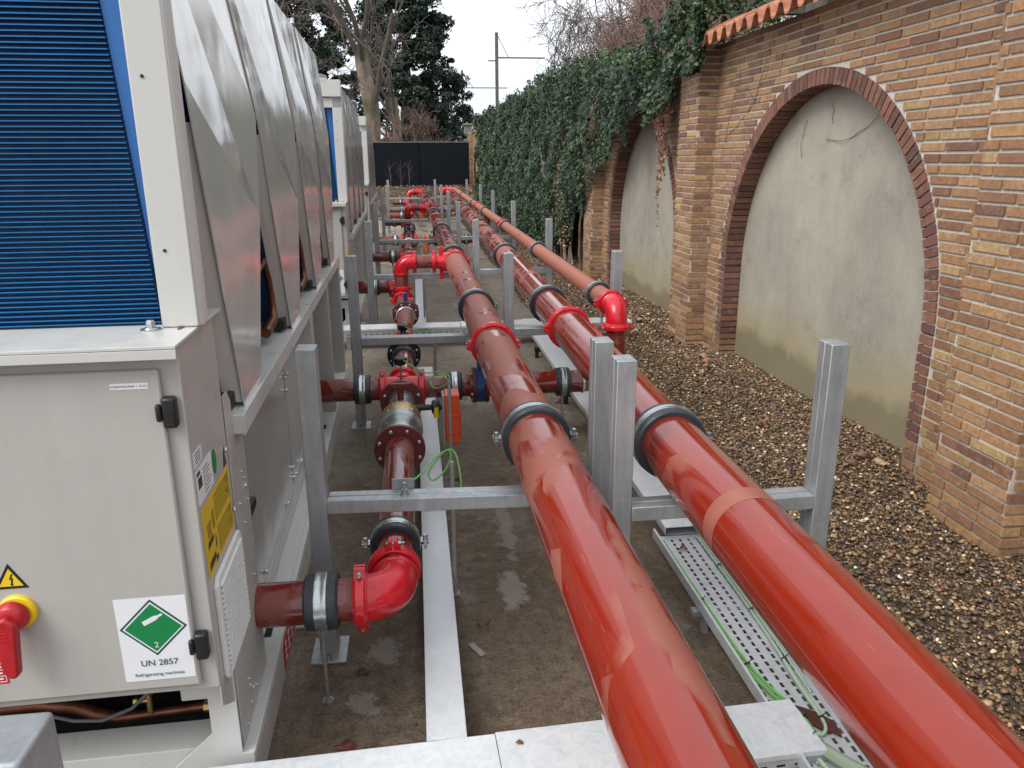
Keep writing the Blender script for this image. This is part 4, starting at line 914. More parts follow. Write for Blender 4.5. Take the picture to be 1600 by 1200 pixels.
n = 420; X = rng.uniform(-.5, 1.25, n); Y = 1.8+9*rng.uniform(0, 1, n)**1.6
P_ = rng.normal(0, 1, (n, 4, 3)); P_ /= np.linalg.norm(P_, axis=2)[..., None]; P_ *= (rng.uniform(.0015, .0045, n))[:, None, None]; P_[..., 2] = np.abs(P_[..., 2])*.6; P_ += np.stack([X, Y, np.full(n, .0005)], 1)[:, None]
F_ = np.array([(0, 1, 2), (0, 3, 1), (1, 3, 2), (0, 2, 3)])[None]+(np.arange(n)*4)[:, None, None]
c_ = np.array([(.30, .24, .17), (.12, .07, .04), (.45, .40, .33), (.08, .05, .03)])[rng.integers(0, 4, n)]
tag(raw('grit', 'stones', P_.reshape(-1, 3), F_.reshape(-1, 3), np.repeat(c_, 4, 0)), 'scattered grit and crumbs on the wet slab between the pipes', 'grit', kind='stuff')
for (x, y, s_, lb) in ((-.18, 1.93, .016, 'small brown leaf scrap close to the foreground tray'), (.05, 5.6, .03, 'brown leaf on the slab left of the narrow duct beyond the second crossbar'), (.72, 3.5, .022, 'dark leaf scrap on the slab between the two glossy pipes'), (1.02, 5.4, .03, 'brown leaf by the closed tray lid')):
    one_leaf(x, y, .004, s_, (.14, .06, .03), lb)

# ================================================================== CHILLERS
def chiller(idx, loc, label):
    T = thing('chiller', label, 'chiller', loc, .02, 'air cooled chillers in a row')
    near = idx == 0
    Lc = 4.18; D = -2.25
    # base frame
    k = M(); k.box(-.105, 0, -.03, Lc+.1, .135, .15); k.box(-.006, 0, -.03, Lc+.1, .0, .1345); k.box(-.105, -.099, .35, Lc+.1, .02, .1345)
    k.box(D, -.10, -.02, .10, .02, .17)
    k.build('base_frame', 'panel_white', T, bevel=.003)
    k = M()
    for y in (.52, 1.05, 1.9, 2.7, 3.5): k.box(-.065, -.040, y, y+.085, .1505, .1515); 
    k.build('rail_slots', 'dark_void', T)
    k = M(); k.prism([(.50, .02), (.50, .115), (.53, .128), (.80, .128), (.83, .115), (.83, .02)], .0005, .0018, 'x'); st = k.build('rail_sticker', 'sticker_red', T)
    if near:
        k = M()
        for j in range(3):
            for i in range(4): k.prism([(.55+i*.07+.018*math.cos(a), .045+j*.028+.008*math.sin(a)) for a in np.linspace(0, 6.28, 9)[:-1]], .0018, .0024, 'x')
        k.build('sticker_dots', 'sticker_white', st)
    k = M(); k.box(-.02, .05, .78, .86, 0, .012); k.box(-.02, .05, Lc-.3, Lc-.22, 0, .012); k.build('mounting_foot', 'panel', T, bevel=.002)
    # front corner: gusset plate facing the camera and corner side plate
    k = M(); k.prism([(-.245, .0), (-.245, .10), (-.108, .225), (-.108, .34), (-.175, .34), (-.175, .42), (-.033, .42), (-.033, .151), (-.002, .151), (-.002, .0)], -.036, -.0305, 'y'); k.build('corner_gusset', 'panel_white', T, bevel=.002)
    k = M(); k.prism([(-.012, .151), (-.012, .455), (.2005, .455), (.2005, 1.13), (.25, 1.13), (.30, 1.07), (.40, 1.02), (.395, .92), (.375, .151)], -.036, -.032, 'x'); sp = k.build('corner_plate', 'panel', T, bevel=.001)
    for (y, z) in ((.10, .99), (.12, .80), (.12, .60), (.255, .86), (.28, .83), (.20, .78), (.29, .80), (.24, .70), (.12, .28), (.3, .75), (.28, .5), (.3, .35), (.05, .18), (.12, .20), (.16, .22), (.13, .25), (.20, .20)):
        q = M(); rr_ = .008 if z in (.99, .80, .60) else .0045
        q.lathe((-.032, y+(.06 if z > .46 else 0), z), (-.024, y+(.06 if z > .46 else 0), z), [(0, rr_*1.35), (.0015, rr_*1.35), (.0016, rr_), (.006, rr_*.9), (.0075, rr_*.5)], 8); q.build('screw', 'zinc_bright', sp)
    # bottom: near-black boxes painting in the shade of the machine space
    k = M(); k.box(D, -.13, 1.0, 1.04, .16, 1.0); k.box(D, -.13, .10, 1.0, .150, .158); k.box(D-.02, D, 0, Lc, .0, 2.4); k.box(-1.0, -.62, .45, .95, .2, .98); k.build('machine_space_shade', 'dark_void', T)
    if near:
        TC = np.eye(4); TC[:3, 3] = (-.02, .12, -.085)
        k = M(); k.T = TC
        k.tube([(-.95, .06, .30), (-.62, .06, .30), (-.52, .05, .285), (-.46, .04, .262), (-.40, .03, .25), (-.34, .03, .252), (-.13, .03, .262)], [.020]*5+[.014]*2, 14); k.build('copper_pipe', 'copper', T)
        k = M(); k.T = TC; k.tube([(-.56, .10, .40), (-.52, .09, .36), (-.50, .10, .42)], .018, 12); k.tube([(-.22, .12, .42), (-.20, .12, .33), (-.16, .12, .315), (-.12, .12, .315)], .008, 10); k.build('copper_bend', 'copper', T)
        k = M(); k.T = TC; k.tube([(-.58, .0, .305), (-.50, -.02, .292), (-.42, -.03, .292), (-.34, -.02, .315), (-.30, .0, .345), (-.27, .02, .40)], .0055, 10); k.build('grey_hose', 'hose', T)
        k = M(); k.T = TC; k.cyl((-.305, .02, .262), (-.305, .02, .335), .009, n=10); k.cyl((-.335, .015, .312), (-.305, .015, .312), .007, n=8); k.cyl((-.345, .015, .312), (-.335, .015, .312), .011, n=6); k.cyl((-.305, .02, .325), (-.305, .02, .35), .013, n=6)
        k.build('brass_fitting', 'brass', T)
        k = M(); k.T = TC; k.cyl((-.155, .03, .262), (-.135, .03, .262), .020, n=8); k.build('brass_nut', 'brass', T)
    # control box
    bx = -.036; X0 = -1.95
    k = M(); k.box(X0, bx, -.148, .20, .455, 1.352); cb = k.build('control_box', 'panel', T, bevel=.004)
    k = M(); k.box(X0+.03, -.078, -.163, -.1485, .478, 1.305); dr = k.build('door', 'panel', T, bevel=.006)
    k = M(); k.box(X0, bx+.012, -.20, .255, 1.358, 1.366); k.box(X0, bx+.012, -.20, -.197, 1.335, 1.3575); k.build('box_lid', 'panel_white', T, bevel=.003)
    k = M(); k.prism([(-.148, .455), (.20, .455), (.20, .30), (.14, .215), (-.09, .36), (-.148, .40)], bx-.004, bx-.0005, 'x'); k.build('side_skirt', 'panel', T)
    for (x, y) in ((-.085, .16), (-.125, -.02)):
        k = M(); k.lathe((x, y, 1.366), (x, y, 1.39), [(0, .024), (.003, .024), (.0035, .017), (.006, .015)], 20); k.lathe((x, y, 1.372), (x, y, 1.392), [(0, .011), (.014, .011), (.018, .008)], 6); k.build('lid_screw', 'zinc_bright', T)
    for z in (1.205, .595):
        k = M(); k.box(-.078, -.048, -.178, -.149, z-.036, z+.036); k.box(-.092, -.079, -.180, -.164, z-.020, z+.022); k.build('hinge', 'black', T, bevel=.006)
    # vent grille on the side of the box
    ty = (-.10, .195); tz = (.375, .735)
    k = M(); k.prism([(-.105, .455), (-.105, .715), (-.085, .735), (.18, .735), (.20, .715), (.20, .455), (.18, .435), (-.085, .435)], bx, bx+.012, 'x'); vg = k.build('vent_grille', 'white_plastic', T, bevel=.003)
    k = M()
    for i in range(17): 
        z = .456+i*.0155; k.prism([(-.08, z), (.175, z), (.175, z+.006), (-.08, z+.006)], bx+.0122, bx+.018, 'x')
    k.build('grille_slats', 'white_plastic', vg)
    k = M()
    for i in range(16): 
        z = .4625+i*.0155; k.box(bx+.0123, bx+.0128, -.078, .173, z, z+.0085)
    k.build('grille_gaps', 'panel_shadow', vg)
    # stickers on the side of the box
    k = M(); k.box(bx+.0003, bx+.0012, -.128, .172, .752, .938); ys = k.build('yellow_notice', 'yellow_sticker', T)
    k = M(); e = bx+.0016
    for (y0, y1, z0, z1) in ((-.005, .160, .855, .925), (.0, .160, .765, .835), (-.10, -.055, .875, .885), (-.095, -.06, .845, .875), (-.045, -.02, .85, .90)): k.box(bx+.0013, e, y0, y1, z0, z1)
    k.build('notice_text', 'olive_ink', ys)
    k = M()
    for (y0, y1, z0, z1) in ((-.105, -.045, .820, .842), (-.035, -.02, .79, .83), (-.11, -.04, .765, .790), (-.045, -.02, .755, .775)): k.prism([(y0, z0), (y1, z0+.006), (y1-.004, z1), (y0+.004, z1-.004)], bx+.0013, e, 'x')
    k.build('notice_drawings', 'ink', ys)
    k = M()
    for j in range(6):
        for (a, b_, zz) in ((.002, .154, .861), (.006, .154, .771)): k.box(e+.0001, e+.0004, a, b_-(j % 3)*.02, zz+j*.0105, zz+j*.0105+.003)
    k.build('notice_lines', 'yellow_sticker', ys)
    k = M(); k.box(bx+.0003, bx+.001, -.133, .02, .952, 1.04); wl = k.build('rating_label', 'sticker_white', T)
    k = M(); k.box(bx+.0003, bx+.001, -.135, -.06, 1.05, 1.088); w2 = k.build('small_label', 'sticker_white', T)
    k = M()
    for j in range(4): k.box(bx+.0011, bx+.0014, -.123, -.073, 1.057+j*.0075, 1.0595+j*.0075)
    k.build('label_lines', 'ink', w2)
    k = M(); k.box(bx+.0011, bx+.0014, -.120, -.085, .99, 1.018); k.box(bx+.0011, bx+.0014, -.126, -.095, 1.024, 1.034)
    for j in range(7): k.box(bx+.0011, bx+.0014, -.07, -.02+(j % 3)*.01, .962+j*.010, .9645+j*.010)
    k.build('label_lines', 'ink', wl)
    k = M(); k.prism([(.045+.022*math.cos(a), 1.0+.033*math.sin(a)) for a in np.linspace(0, 6.28, 25)[:-1]], bx+.0003, bx+.0012, 'x'); k.build('green_dot', 'green_sign', T)
    k = M(); k.prism([(.130, .945), (.170, .945), (.150, .995)], bx+.0003, bx+.001, 'x'); k.build('warning_triangle', 'ink', T)
    # door stickers: gas sign
    dy = -.1632
    def plate(poly, lvl, name, mat, parent):
        q = M(); q.prism(poly, dy-.0004-lvl*.0004, dy-lvl*.0004, 'y'); return q.build(name, mat, parent, smooth=False)
    un = plate([(-.253, .507), (-.087, .507), (-.087, .739), (-.253, .739)], 1, 'gas_sign', 'sticker_white', T)
    cx, cz = -.170, .655
    for q_, (a_, mt_) in enumerate(((.0785, 'dark_green_ink'), (.0715, 'sticker_white'), (.0665, 'green_sign'))):
        plate([(cx, cz-a_), (cx+a_, cz), (cx, cz+a_), (cx-a_, cz)], 2+q_, 'diamond', mt_, un)
    plate([(cx-.025, cz+.018), (cx-.020, cz+.007), (cx+.010, cz+.022), (cx+.016, cz+.029), (cx+.025, cz+.034), (cx+.023, cz+.039), (cx+.013, cz+.034), (cx+.004, cz+.033)], 5, 'gas_bottle', 'sticker_white', un)
    yy = dy-.0030
    text('2', .022, 'sticker_white', un, (cx+.002, yy, cz-.048), (1, 0, 0), (0, 0, 1)); text('UN 2857', .0235, 'dark_green_ink', un, (cx+.002, yy+.0008, .556), (1, 0, 0), (0, 0, 1)); text('Refrigerating machines', .0128, 'dark_green_ink', un, (cx-.001, yy+.0008, .524), (1, 0, 0), (0, 0, 1))
    if near:
        tg = plate([(-.183, 1.262), (-.102, 1.262), (-.102, 1.276), (-.183, 1.276)], 1, 'name_strip', 'sticker_white', T)
        text('KOELMACHINE 1  CU12', .0072, 'ink', tg, (-.1425, dy-.0012, 1.2687), (1, 0, 0), (0, 0, 1))
    # electric warning triangle
    et = plate([(-.505, .790), (-.430, .790), (-.4675, .855)], 1, 'shock_sign', 'black', T)
    plate([(-.494, .7965), (-.441, .7965), (-.4675, .842)], 2, 'shock_field', 'yellow', et)
    plate([(-.464, .828), (-.470, .813), (-.4655, .8145), (-.4675, .802), (-.470, .802), (-.4655, .797), (-.461, .802), (-.4635, .802), (-.4605, .818), (-.465, .8165), (-.4595, .828)], 3, 'lightning_bolt', 'black', et)
    # rotary main switch
    k = M(); k.lathe((-.463, -.163, .730), (-.463, -.175, .730), [(0, .043), (.008, .043), (.012, .039)], 32); k.build('switch_plate', 'yellow', T)
    k = M(); k.lathe((-.470, -.175, .728), (-.470, -.205, .728), [(0, .037), (.006, .038), (.022, .033), (.030, .024)], 32)
    k.prism([(-.500, .728), (-.502, .70), (-.495, .60), (-.487, .585), (-.472, .582), (-.462, .592), (-.450, .70), (-.448, .725), (-.47, .745)], -.222, -.196, 'y'); sw = k.build('switch_handle', 'handle_red', T, bevel=.007)
    k = M()
    for j in range(3): k.box(-.489, -.468, -.2235, -.2222, .706-j*.009, .7085-j*.009)
    k.build('grip_marks', 'fitting_red', sw)
    rs = plate([(-.66, .535), (-.517, .535), (-.517, .692), (-.66, .692)], 1, 'red_notice', 'sticker_red', T)
    k = M()
    for z in (.540, .556, .573, .59, .612, .655, .687): k.box(-.655, -.521, dy-.0014, dy-.0009, z, z+.0016)
    k.box(-.5225, -.521, dy-.0014, dy-.0009, .540, .688)
    for z in (.547, .563, .58): k.box(-.65, -.528, dy-.0014, dy-.0009, z, z+.004)
    k.build('notice_lines', 'sticker_white', rs)
    # ledge along the side
    k = M(); k.prism([(-.30, 1.055), (0, 1.045), (0, .985), (-.006, .985), (-.006, 1.038), (-.30, 1.048)], .28, Lc, 'y'); k.box(-.30, -.006, .28, .284, .99, 1.04); k.build('side_ledge', 'panel_white', T, bevel=.001)
    k = M()
    for y in (.42, .62, .95, 1.3, 1.52, 1.72, 2.2, 2.6, 2.8, 3.3, 3.6, 3.9):
        pass
    # lower side panels and legs
    for (y0, y1) in ((.50, 1.60), (1.625, 2.10)):
        k = M(); k.box(-.095, -.088, y0, y1, .22, .975); pn = k.build('side_panel', 'satin_panel', T, bevel=.002)
        for (yy, zz) in ((y0+.02, .80), (y1-.02, .80), (y1-.02, .74), (y1-.02, .36), (y1-.02, .31), (y0+.02, .3), (y0+.25, .28), (y1-.25, .28)):
            q = M(); q.lathe((-.088, yy, zz), (-.070, yy, zz), [(0, .012), (.003, .012), (.0032, .008), (.012, .008), (.016, .005)], 8); q.build('bolt', 'zinc_bright', pn)
    k = M(); k.box(-.098, -.087, .34, .495, .16, .975); k.build('dark_post', 'panel_shadow', T)
    k = M(); k.prism([(.36, .60), (.62, .61), (.62, .645), (.36, .66)], -.085, -.06, 'x'); k.build('lever', 'black', T, bevel=.006)
    k = M(); k.prism([(.5, .16), (2.1, .16), (2.1, .30), (.5, .22)], -.087, -.083, 'x'); k.box(-.083, -.02, .7, 2.1, .1505, .156); k.build('drip_strip', 'panel_white', T)
    k = M(); k.cyl((-.09, .36, .42), (-.06, .36, .42), .008, n=8); k.box(-.09, -.05, .40, .43, .385, .40); k.build('brass_tag', 'brass', T)
    for y in (2.08, 3.05, Lc-.12):
        k = M(); k.box(-.14, -.004, y, y+.006, .1505, .984); k.box(-.010, -.004, y+.0065, y+.10, .1505, .984); k.build('leg', 'panel', T, bevel=.002)
    # machinery seen through the open far half
    k = M(); k.lathe((-.75, 2.3, .42), (-.75, 3.9, .42), [(0, .15), (.04, .19), (1.5, .19), (1.56, .15)], 28); k.build('shell', 'compressor', T)
    k = M(); k.tube([(-.45, 2.2, .80), (-.42, 2.5, .8), (-.40, 3.0, .72), (-.42, 3.8, .72)], .035, 12); k.tube([(-.35, 2.3, .3), (-.33, 3.2, .3), (-.4, 3.9, .45)], .025, 12); k.build('insulated_pipe', 'compressor', T)
    # V coil modules, end panels towards the pipes
    ZB, ZTp = 1.055, 2.47; tips = [.38, 1.49, 2.58, 3.58]
    for mi, tp_ in enumerate(tips):
        tb = tp_+.28; last = mi == 3; nx = tips[mi+1] if not last else Lc+.42
        ax_, tr_ = nx-.44, nx-.68; al_, tl_ = tp_-.44, tp_-.68
        if last: ax_ = tr_ = Lc-.02
        if mi == 0: al_, tl_ = .10, .05
        x = -.012
        # crease from the top left corner down to the right edge
        zr = 1.56; yrm = tb+(ax_-tb)*.70
        pts = [(x, tp_, ZB-.03), (x, tb, ZB+.0), (x, yrm, zr), (x-.006, ax_+.03*(not last), 1.93), (x-.006, tr_+.03*(not last), ZTp), (x, tl_, ZTp), (x, al_, 1.93)]
        pts = [(p[0]-(.05 if i in (4, 5) else 0), p[1], p[2]) for i, p in enumerate(pts)]
        k = M(); fs = [(0, 1, 2, 6), (6, 2, 5), (5, 2, 3), (5, 3, 4)]
        th_ = .004; v = [p for p in pts]+[(p[0]-th_, p[1], p[2]) for p in pts]; n_ = 7
        fs2 = fs+[tuple(i+n_ for i in f)[::-1] for f in fs]+[(i, i+n_, (i+1) % n_+n_, (i+1) % n_) for i in range(n_)]
        k.add(v, fs2); k.build('end_panel', 'mirror_panel', T, smooth=False)
        # folded left flange
        k = M(); k.add([(x-.0045, tp_, ZB), (x-.0045, al_+.045, 1.84), (x-.05, al_-.005, 1.84), (x-.05, tp_-.05, ZB+.02), (x-.0045, tp_+.004, ZB), (x-.0045, al_+.049, 1.84), (x-.054, al_, 1.84), (x-.054, tp_-.046, ZB+.02)],
            [(0, 3, 2, 1), (4, 5, 6, 7), (0, 1, 5, 4), (1, 2, 6, 5), (2, 3, 7, 6), (3, 0, 4, 7)]); k.build('panel_flange', 'panel_shadow', T, smooth=False)
        # two coils of the V
        for (ya, yb) in ((tp_+.04, tl_+.12), (tb-.04, tr_-.10)):
            if mi == 0 and yb < .3: continue
            k = M(); sg = 1 if yb > ya else -1
            k.prism([(ya, ZB+.02), (yb, ZTp-.12), (yb-sg*.04, ZTp-.12), (ya-sg*.04, ZB+.02)] if 0 else [(ya-.018, ZB+.02), (ya+.018, ZB+.02), (yb+.018, ZTp-.12), (yb-.018, ZTp-.12)], D+.1, -.10, 'x'); co = k.build('coil', 'coil_dark', T)
            k = M(); k.tube([(-.085, ya, ZB+.06), (-.085, ya+(yb-ya)*.78, ZB+.06+(ZTp-.22-ZB)*.78)], .020, 12); k.build('coil_header', 'coil_sheet', co)
        # copper connection at the V foot
        k = M(); k.tube([(-.06, tp_-.42, ZB+.30), (-.06, tp_-.28, ZB+.32), (-.06, tp_-.20, ZB+.24), (-.06, tp_-.17, ZB+.12), (-.06, tp_-.20, ZB+.07), (-.07, tp_-.34, ZB+.045)], [.010, .010, .010, .014, .020, .022], 12); k.build('copper_bend', 'copper', T)
        k = M(); k.box(-.075, -.03, tp_-.10, tp_-.04, ZB+.004, ZB+.05); k.build('rubber_block', 'black', T, bevel=.004)
    # near-black sheets painting in the shade between the V modules
    k = M(); k.box(D, -.32, .30, Lc-.1, 1.06, 1.07); k.box(-.40, -.38, .45, Lc-.3, 1.071, 2.33); k.build('coil_space_shade', 'dark_void', T)
    # front end of the V section: frame and coil face with tubes
    k = M(); k.box(-.104, -.018, -.004, .030, 1.367, 2.33); k.prism([(-.018, -.004), (-.010, .012), (-.010, .06), (-.018, .06)], 1.367, 2.33, 'z'); k.box(D, -.018, -.004, .03, 2.22, 2.31); k.build('front_frame', 'panel_white', T, bevel=.004)
    k = M(); k.box(D, -.016, -.03, .05, 2.314, 2.462); k.build('front_header', 'panel_white', T, bevel=.004)
    q = M()
    for z in (1.55, 1.93, 2.10): q.cyl((-.075, -.0042, z), (-.075, -.006, z), .004, n=8)
    q.build('screw_holes', 'black', T)
    k = M(); k.prism([(-.110, 1.367), (-.105, 1.367), (-.105, 2.23), (-.165, 2.23)], .045, .05, 'y'); k.build('coil_side_sheet', 'coil_sheet', T)
    k = M(); k.box(D, -.112, .060, .062, 1.36, 2.24); cf = k.build('coil_face', 'coil_dark', T)
    k = M()
    nz = 74
    for i in range(nz):
        z = 1.372+i*(.86/nz)+random.uniform(-.0004, .0004); xr_ = -.116-(.050)*(i/nz); k.box(D, xr_, .036, .0595, z, z+.0026)
    k.build('coil_tubes', 'coil_blue', cf, smooth=False)
    # fan deck
    k = M(); k.box(D, -.14, -.03, Lc, 2.44, 2.475); k.build('fan_deck', 'panel_white', T, bevel=.003)
    for y in (.55, 1.6, 2.65, 3.65):
        for x in (-.62, -1.65):
            k = M(); k.lathe((x, y, 2.476), (x, y, 2.60), [(0, .47), (.03, .44), (.075, .44), (.078, .40), (.05, .12), (.09, .0+.02)], 36); k.build('fan', 'panel', T)
    k = M(); k.box(D, -.09, Lc-.02, Lc, .98, 2.46); k.box(D, D+.05, 0, Lc, 1.0, 2.47); k.build('rear_panel', 'panel', T)
    return T
chiller(0, (-.508, 1.9, 0), 'nearest grey chiller with the red rotary switch and hazard sign on its door')
chiller(1, (-.620, 7.72, 0), 'second grey chiller, its blue coil edge showing behind the nearest one')
chiller(2, (-.745, 13.9, 0), 'third and farthest grey chiller, next to the dark fence')

# ================================================================== FENCE, MASTS
T = thing('dark_fence', 'tall dark solid panel fence closing the far end of the yard', 'fence', (0, 36, 0))
for (a, b_) in ((-5.2, -1.75), (-1.72, .22), (.26, 2.52)):
    k = M(); k.box(a, b_, -.02, .02, .45, 2.49); k.build('fence_panel', 'dark_fence', T, bevel=.004)
for x in (-5.22, -1.735, .24):
    k = M(); k.box(x-.03, x+.03, -.055, -.022, .40, 2.50); k.build('fence_post', 'dark_fence', T)
k = M(); k.box(-5.2, 2.52, -.035, .035, 2.492, 2.53); k.build('fence_cap', 'fence_cap', T)
def mast(x, y, h, arm, lb):
    T = thing('railway_mast', lb, 'mast', (x, y, 0), 0, 'overhead line masts'); k = M(); k.box(-.14, .14, -.14, .14, 0, h); k.build('mast_post', 'mast', T)
    k = M(); k.box(.14, arm, -.05, .05, h*.83, h*.83+.12); k.box(-.8, -.14, -.04, .04, h*.81, h*.81+.1); k.tube([(.1, 0, h*.98), (arm*.25, 0, h*.83)], .03, 5); k.build('mast_arm', 'mast', T)
mast(8.05, 76, 12.9, 4.5, 'taller brown overhead line mast above the ivy wall'); mast(7.1, 112, 13.4, 6.2, 'smaller overhead line mast beside the dark conifer')
# small saplings before the fence
for i, (x, y) in enumerate(((-1.0, 34.8), (-.55, 34.9), (-.2, 34.7))):
    k = M(); k.tube([(0, 0, 0), (.02, 0, .5), (-.02, 0, 1.0)], [.012, .009, .004], 5)
    for j in range(7):
        z = .3+j*.1; a = rng.uniform(-1, 1); k.tube([(0, 0, z), (a*.2, 0, z+.2), (a*.35, 0, z+.32)], [.005, .004, .002], 4)
    o = k.build('sapling', 'twig'); o.location = (x, y, .58); tag(o, ('leftmost', 'middle', 'rightmost')[i]+' of three thin bare saplings in front of the dark fence', 'sapling', 'bare saplings by the fence')

# ================================================================== TREES
LIM = [None]
def branches(m, p, d, L, rad, depth, spread, up, seg=4, n=3, minr=.01, gn=None):
    P = [V3(p)]; rr = [rad]; d = V3(d)/np.linalg.norm(d)
    for k in range(seg):
        d = d+rng.normal(0, .10+.03*(4-depth if depth < 4 else 0), 3)+V3((0, 0, up)); d /= np.linalg.norm(d)
        if LIM[0] is not None and P[-1][0]+d[0]*L/seg < LIM[0]: d[0] = abs(d[0])+.1
        P.append(P[-1]+d*L/seg); rr.append(max(rad*(1-.42*(k+1)/seg), minr))
    m.tube(P, rr, 7 if rad > .08 else (4 if rad > .02 else 3), cap=False)
    if depth == 0: return
    for k in range(n+rng.integers(0, 2)):
        i = rng.integers(max(1, seg//2-1), seg+1); q = P[i]; nd = d+rng.normal(0, spread, 3); nd /= np.linalg.norm(nd)
        branches(m, q, nd, L*rng.uniform(.58, .82), max(rr[i]*.62, minr), depth-1, spread, up, seg, n, minr)
def bare_tree(x, y, h, rad, lb, depth=5, spread=.6, up=.04, n=3, mat='bark', tw='twig', minr=.012, lean=(0, 0), z0=0, grp='bare deciduous trees beyond the yard', name='bare_tree', bare=.4):
    T = thing(name, lb, 'tree', (x, y, z0), 0, grp)
    k = M(); P = [V3((0, 0, -.1))]; rr = [rad*1.25]; d = V3((lean[0], lean[1], 1))
    for j in range(7): P.append(P[-1]+d*h*bare/7+rng.normal(0, rad*.16, 3)*(1, 1, 0)); rr.append(rad*(1-.35*j/7))
    k.tube(P, rr, 12, cap=False); k.build('trunk', mat, T)
    k = M()
    for j in range(n+2):
        i = rng.integers(4, 8); a = rng.uniform(0, 6.28); branches(k, P[i], V3((math.cos(a)*.6+lean[0], math.sin(a)*.6, 1.0)), h*.27, rr[i]*.42, depth, spread, up, 4, n, minr)
    k.build('crown', tw, T, smooth=False)
    return T
bare_tree(-2.2, 44, 19, .50, 'big bare tree with a thick reddish mossy trunk behind the left part of the fence', 5, .62, .02, 2, lean=(-.03, 0), minr=.012)
bare_tree(-.4, 46, 13, .30, 'bare tree with a leaning mossy limb standing right of the big trunk', 5, .6, .03, 2, lean=(-.10, 0), minr=.012)
bare_tree(-8.5, 42, 17, .40, 'bare tree with dense crossing twigs above the chiller roofs', 6, .7, .0, 2, minr=.011)
bare_tree(-.3, 41, 5.4, .07, 'young reddish bare tree just behind the fence, left of centre', 4, .5, .09, 3, tw='twig_red', minr=.008, bare=.25)
bare_tree(1.1, 40.5, 4.4, .05, 'small reddish bare tree behind the middle of the fence', 4, .5, .09, 3, tw='twig_red', minr=.007, bare=.2)
def conifer(x, y, h, w_, lb, n):
    T = thing('conifer', lb, 'tree', (x, y, 0), 0, 'dark evergreens beyond the fence')
    k = M(); k.tube([(0, 0, 0), (.1, 0, h*.4), (0, 0, h*.9)], [w_*.09, w_*.06, .05], 10); 
    for j in range(6): a = rng.uniform(0, 6.28); k.tube([(0, 0, h*.08+j*.3), (math.cos(a)*w_*.3, math.sin(a)*.5, h*.2+j*.5)], [w_*.03, .03], 6)
    k.build('trunk', 'bark', T)
    nb = 150; bz = rng.uniform(.12, 1.0, nb); rw = w_*.5*np.sqrt(np.clip(1-((bz-.38)/.66)**2, .04, 1)); a = rng.uniform(0, 6.28, nb); rad = rw*rng.uniform(.35, 1.0, nb)
    B = np.stack([np.cos(a)*rad, np.sin(a)*rad, bz*h], 1); bs = rng.uniform(.35, .95, nb)*w_/10
    i = rng.integers(0, nb, n); dd = rng.normal(0, 1, (n, 3)); dd /= np.linalg.norm(dd, axis=1)[:, None]
    Pp = B[i]+dd*(bs[i]*rng.uniform(.5, 1.15, n))[:, None]*np.array([1.3, 1.3, .8]); bc = rng.uniform(.6, 1.5, nb)[i]
    pal = np.array([(.010, .022, .014), (.016, .032, .018), (.008, .016, .012), (.022, .040, .020)])
    o = leafmesh(n, Pp[:, 0], Pp[:, 1], Pp[:, 2], rng.uniform(.16, .34, n)*w_/10, pal*1.35, 'crown', 'conifer', .8, updir=dd, parent=T)
conifer(-.3, 60, 13.2, 8.8, 'dark green conifer directly behind the bare tree trunks', 44000); conifer(2.5, 63, 9.0, 5.6, 'dark conifer on the right with a ragged edge against the sky', 22000)
conifer(-7.5, 58, 13.0, 9.0, 'dark conifer on the left above the chiller roofs', 32000); conifer(5.2, 66, 5.2, 4.0, 'low dark conifer beside the end of the brick wall', 7000)
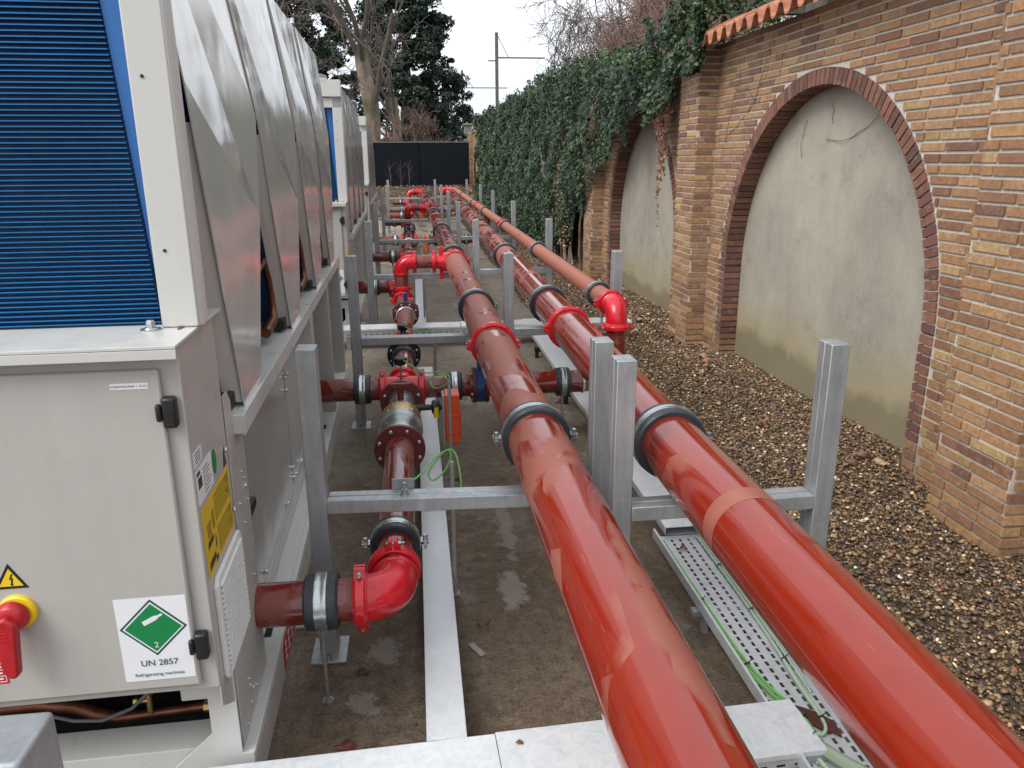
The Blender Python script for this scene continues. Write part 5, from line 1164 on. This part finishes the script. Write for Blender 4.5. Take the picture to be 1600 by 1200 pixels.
# shrubs behind the wall
def shrub(x, y, h, w_, lb, ns, tw, z0=0., minr=.006, sp=.26):
    T = thing('bare_shrub', lb, 'shrub', (x, y, z0), 0, 'bare twiggy shrubs behind the ivy wall'); k = M(); LIM[0] = 3.25-x
    for j in range(ns):
        a = rng.uniform(0, 6.28); s_ = rng.uniform(0, w_*.3); lean = rng.uniform(.05, .42)
        branches(k, V3((math.cos(a)*s_, math.sin(a)*s_, 0)), V3((math.cos(a)*lean+.05, math.sin(a)*lean, 1)), h*rng.uniform(.36, .48), .026, 4, sp, .05, 4, 3, minr)
    k.build('stems', tw, T, smooth=False); LIM[0] = None
shrub(4.7, 12.0, 5.0, 2.0, 'tall reddish shrub with upright stems rising behind the nearest ivy', 10, 'twig_red', 0)
shrub(4.9, 16.0, 5.6, 2.4, 'tall bare shrub with many upright stems behind the middle of the ivy', 13, 'twig_red', 0, sp=.22)
shrub(5.6, 20.5, 6.0, 2.6, 'bare shrub reaching high behind the ivy wall', 12, 'twig', 0)
shrub(6.3, 26.5, 4.3, 3.0, 'brownish dense twiggy hedge near the wall middle', 20, 'twig_red', 0, .008, .32)
shrub(6.4, 32, 3.6, 3.0, 'brownish dense twiggy hedge toward the far end of the wall', 22, 'twig_red', 0, .009, .33)
shrub(6.9, 39, 3.5, 3.0, 'faint bare thicket at the far end of the wall', 12, 'twig_red', 0, .010, .33)
shrub(7.4, 52, 4.2, 4, 'pale distant thicket below the small mast', 10, 'twig', 0, .012, .4)
LIM[0] = -4.4
bare_tree(7.8, 15, 9, .14, 'slender bare tree behind the wall with branches across the top', 5, .5, .05, 3, minr=.008)
LIM[0] = -6.5
bare_tree(10.5, 30, 12, .2, 'bare tree behind the wall, drooping fine twigs against the sky', 6, .6, -.02, 3, minr=.009, tw='twig_red')
LIM[0] = None
# timber behind the tiles
T = thing('timber_pergola', 'grey wooden pergola beam and posts behind the top of the tiled wall', 'pergola', (3.9, 7.6, 0))
k = M(); k.box(-.9, .55, .3, .42, 3.12, 3.27); k.build('beam', 'wood_grey', T)
for x in (.0, .35): k = M(); k.box(x-.07, x+.07, .0, .14, 0, 3.9); k.build('post', 'wood_grey', T)
T = thing('roof_slab', 'small flat slab roof edge showing above the ivy', 'shed roof', (3.3, 21, 0)); k = M(); k.box(-.3, .9, -.6, .6, 3.34, 3.42); k.build('slab', 'coping', T)
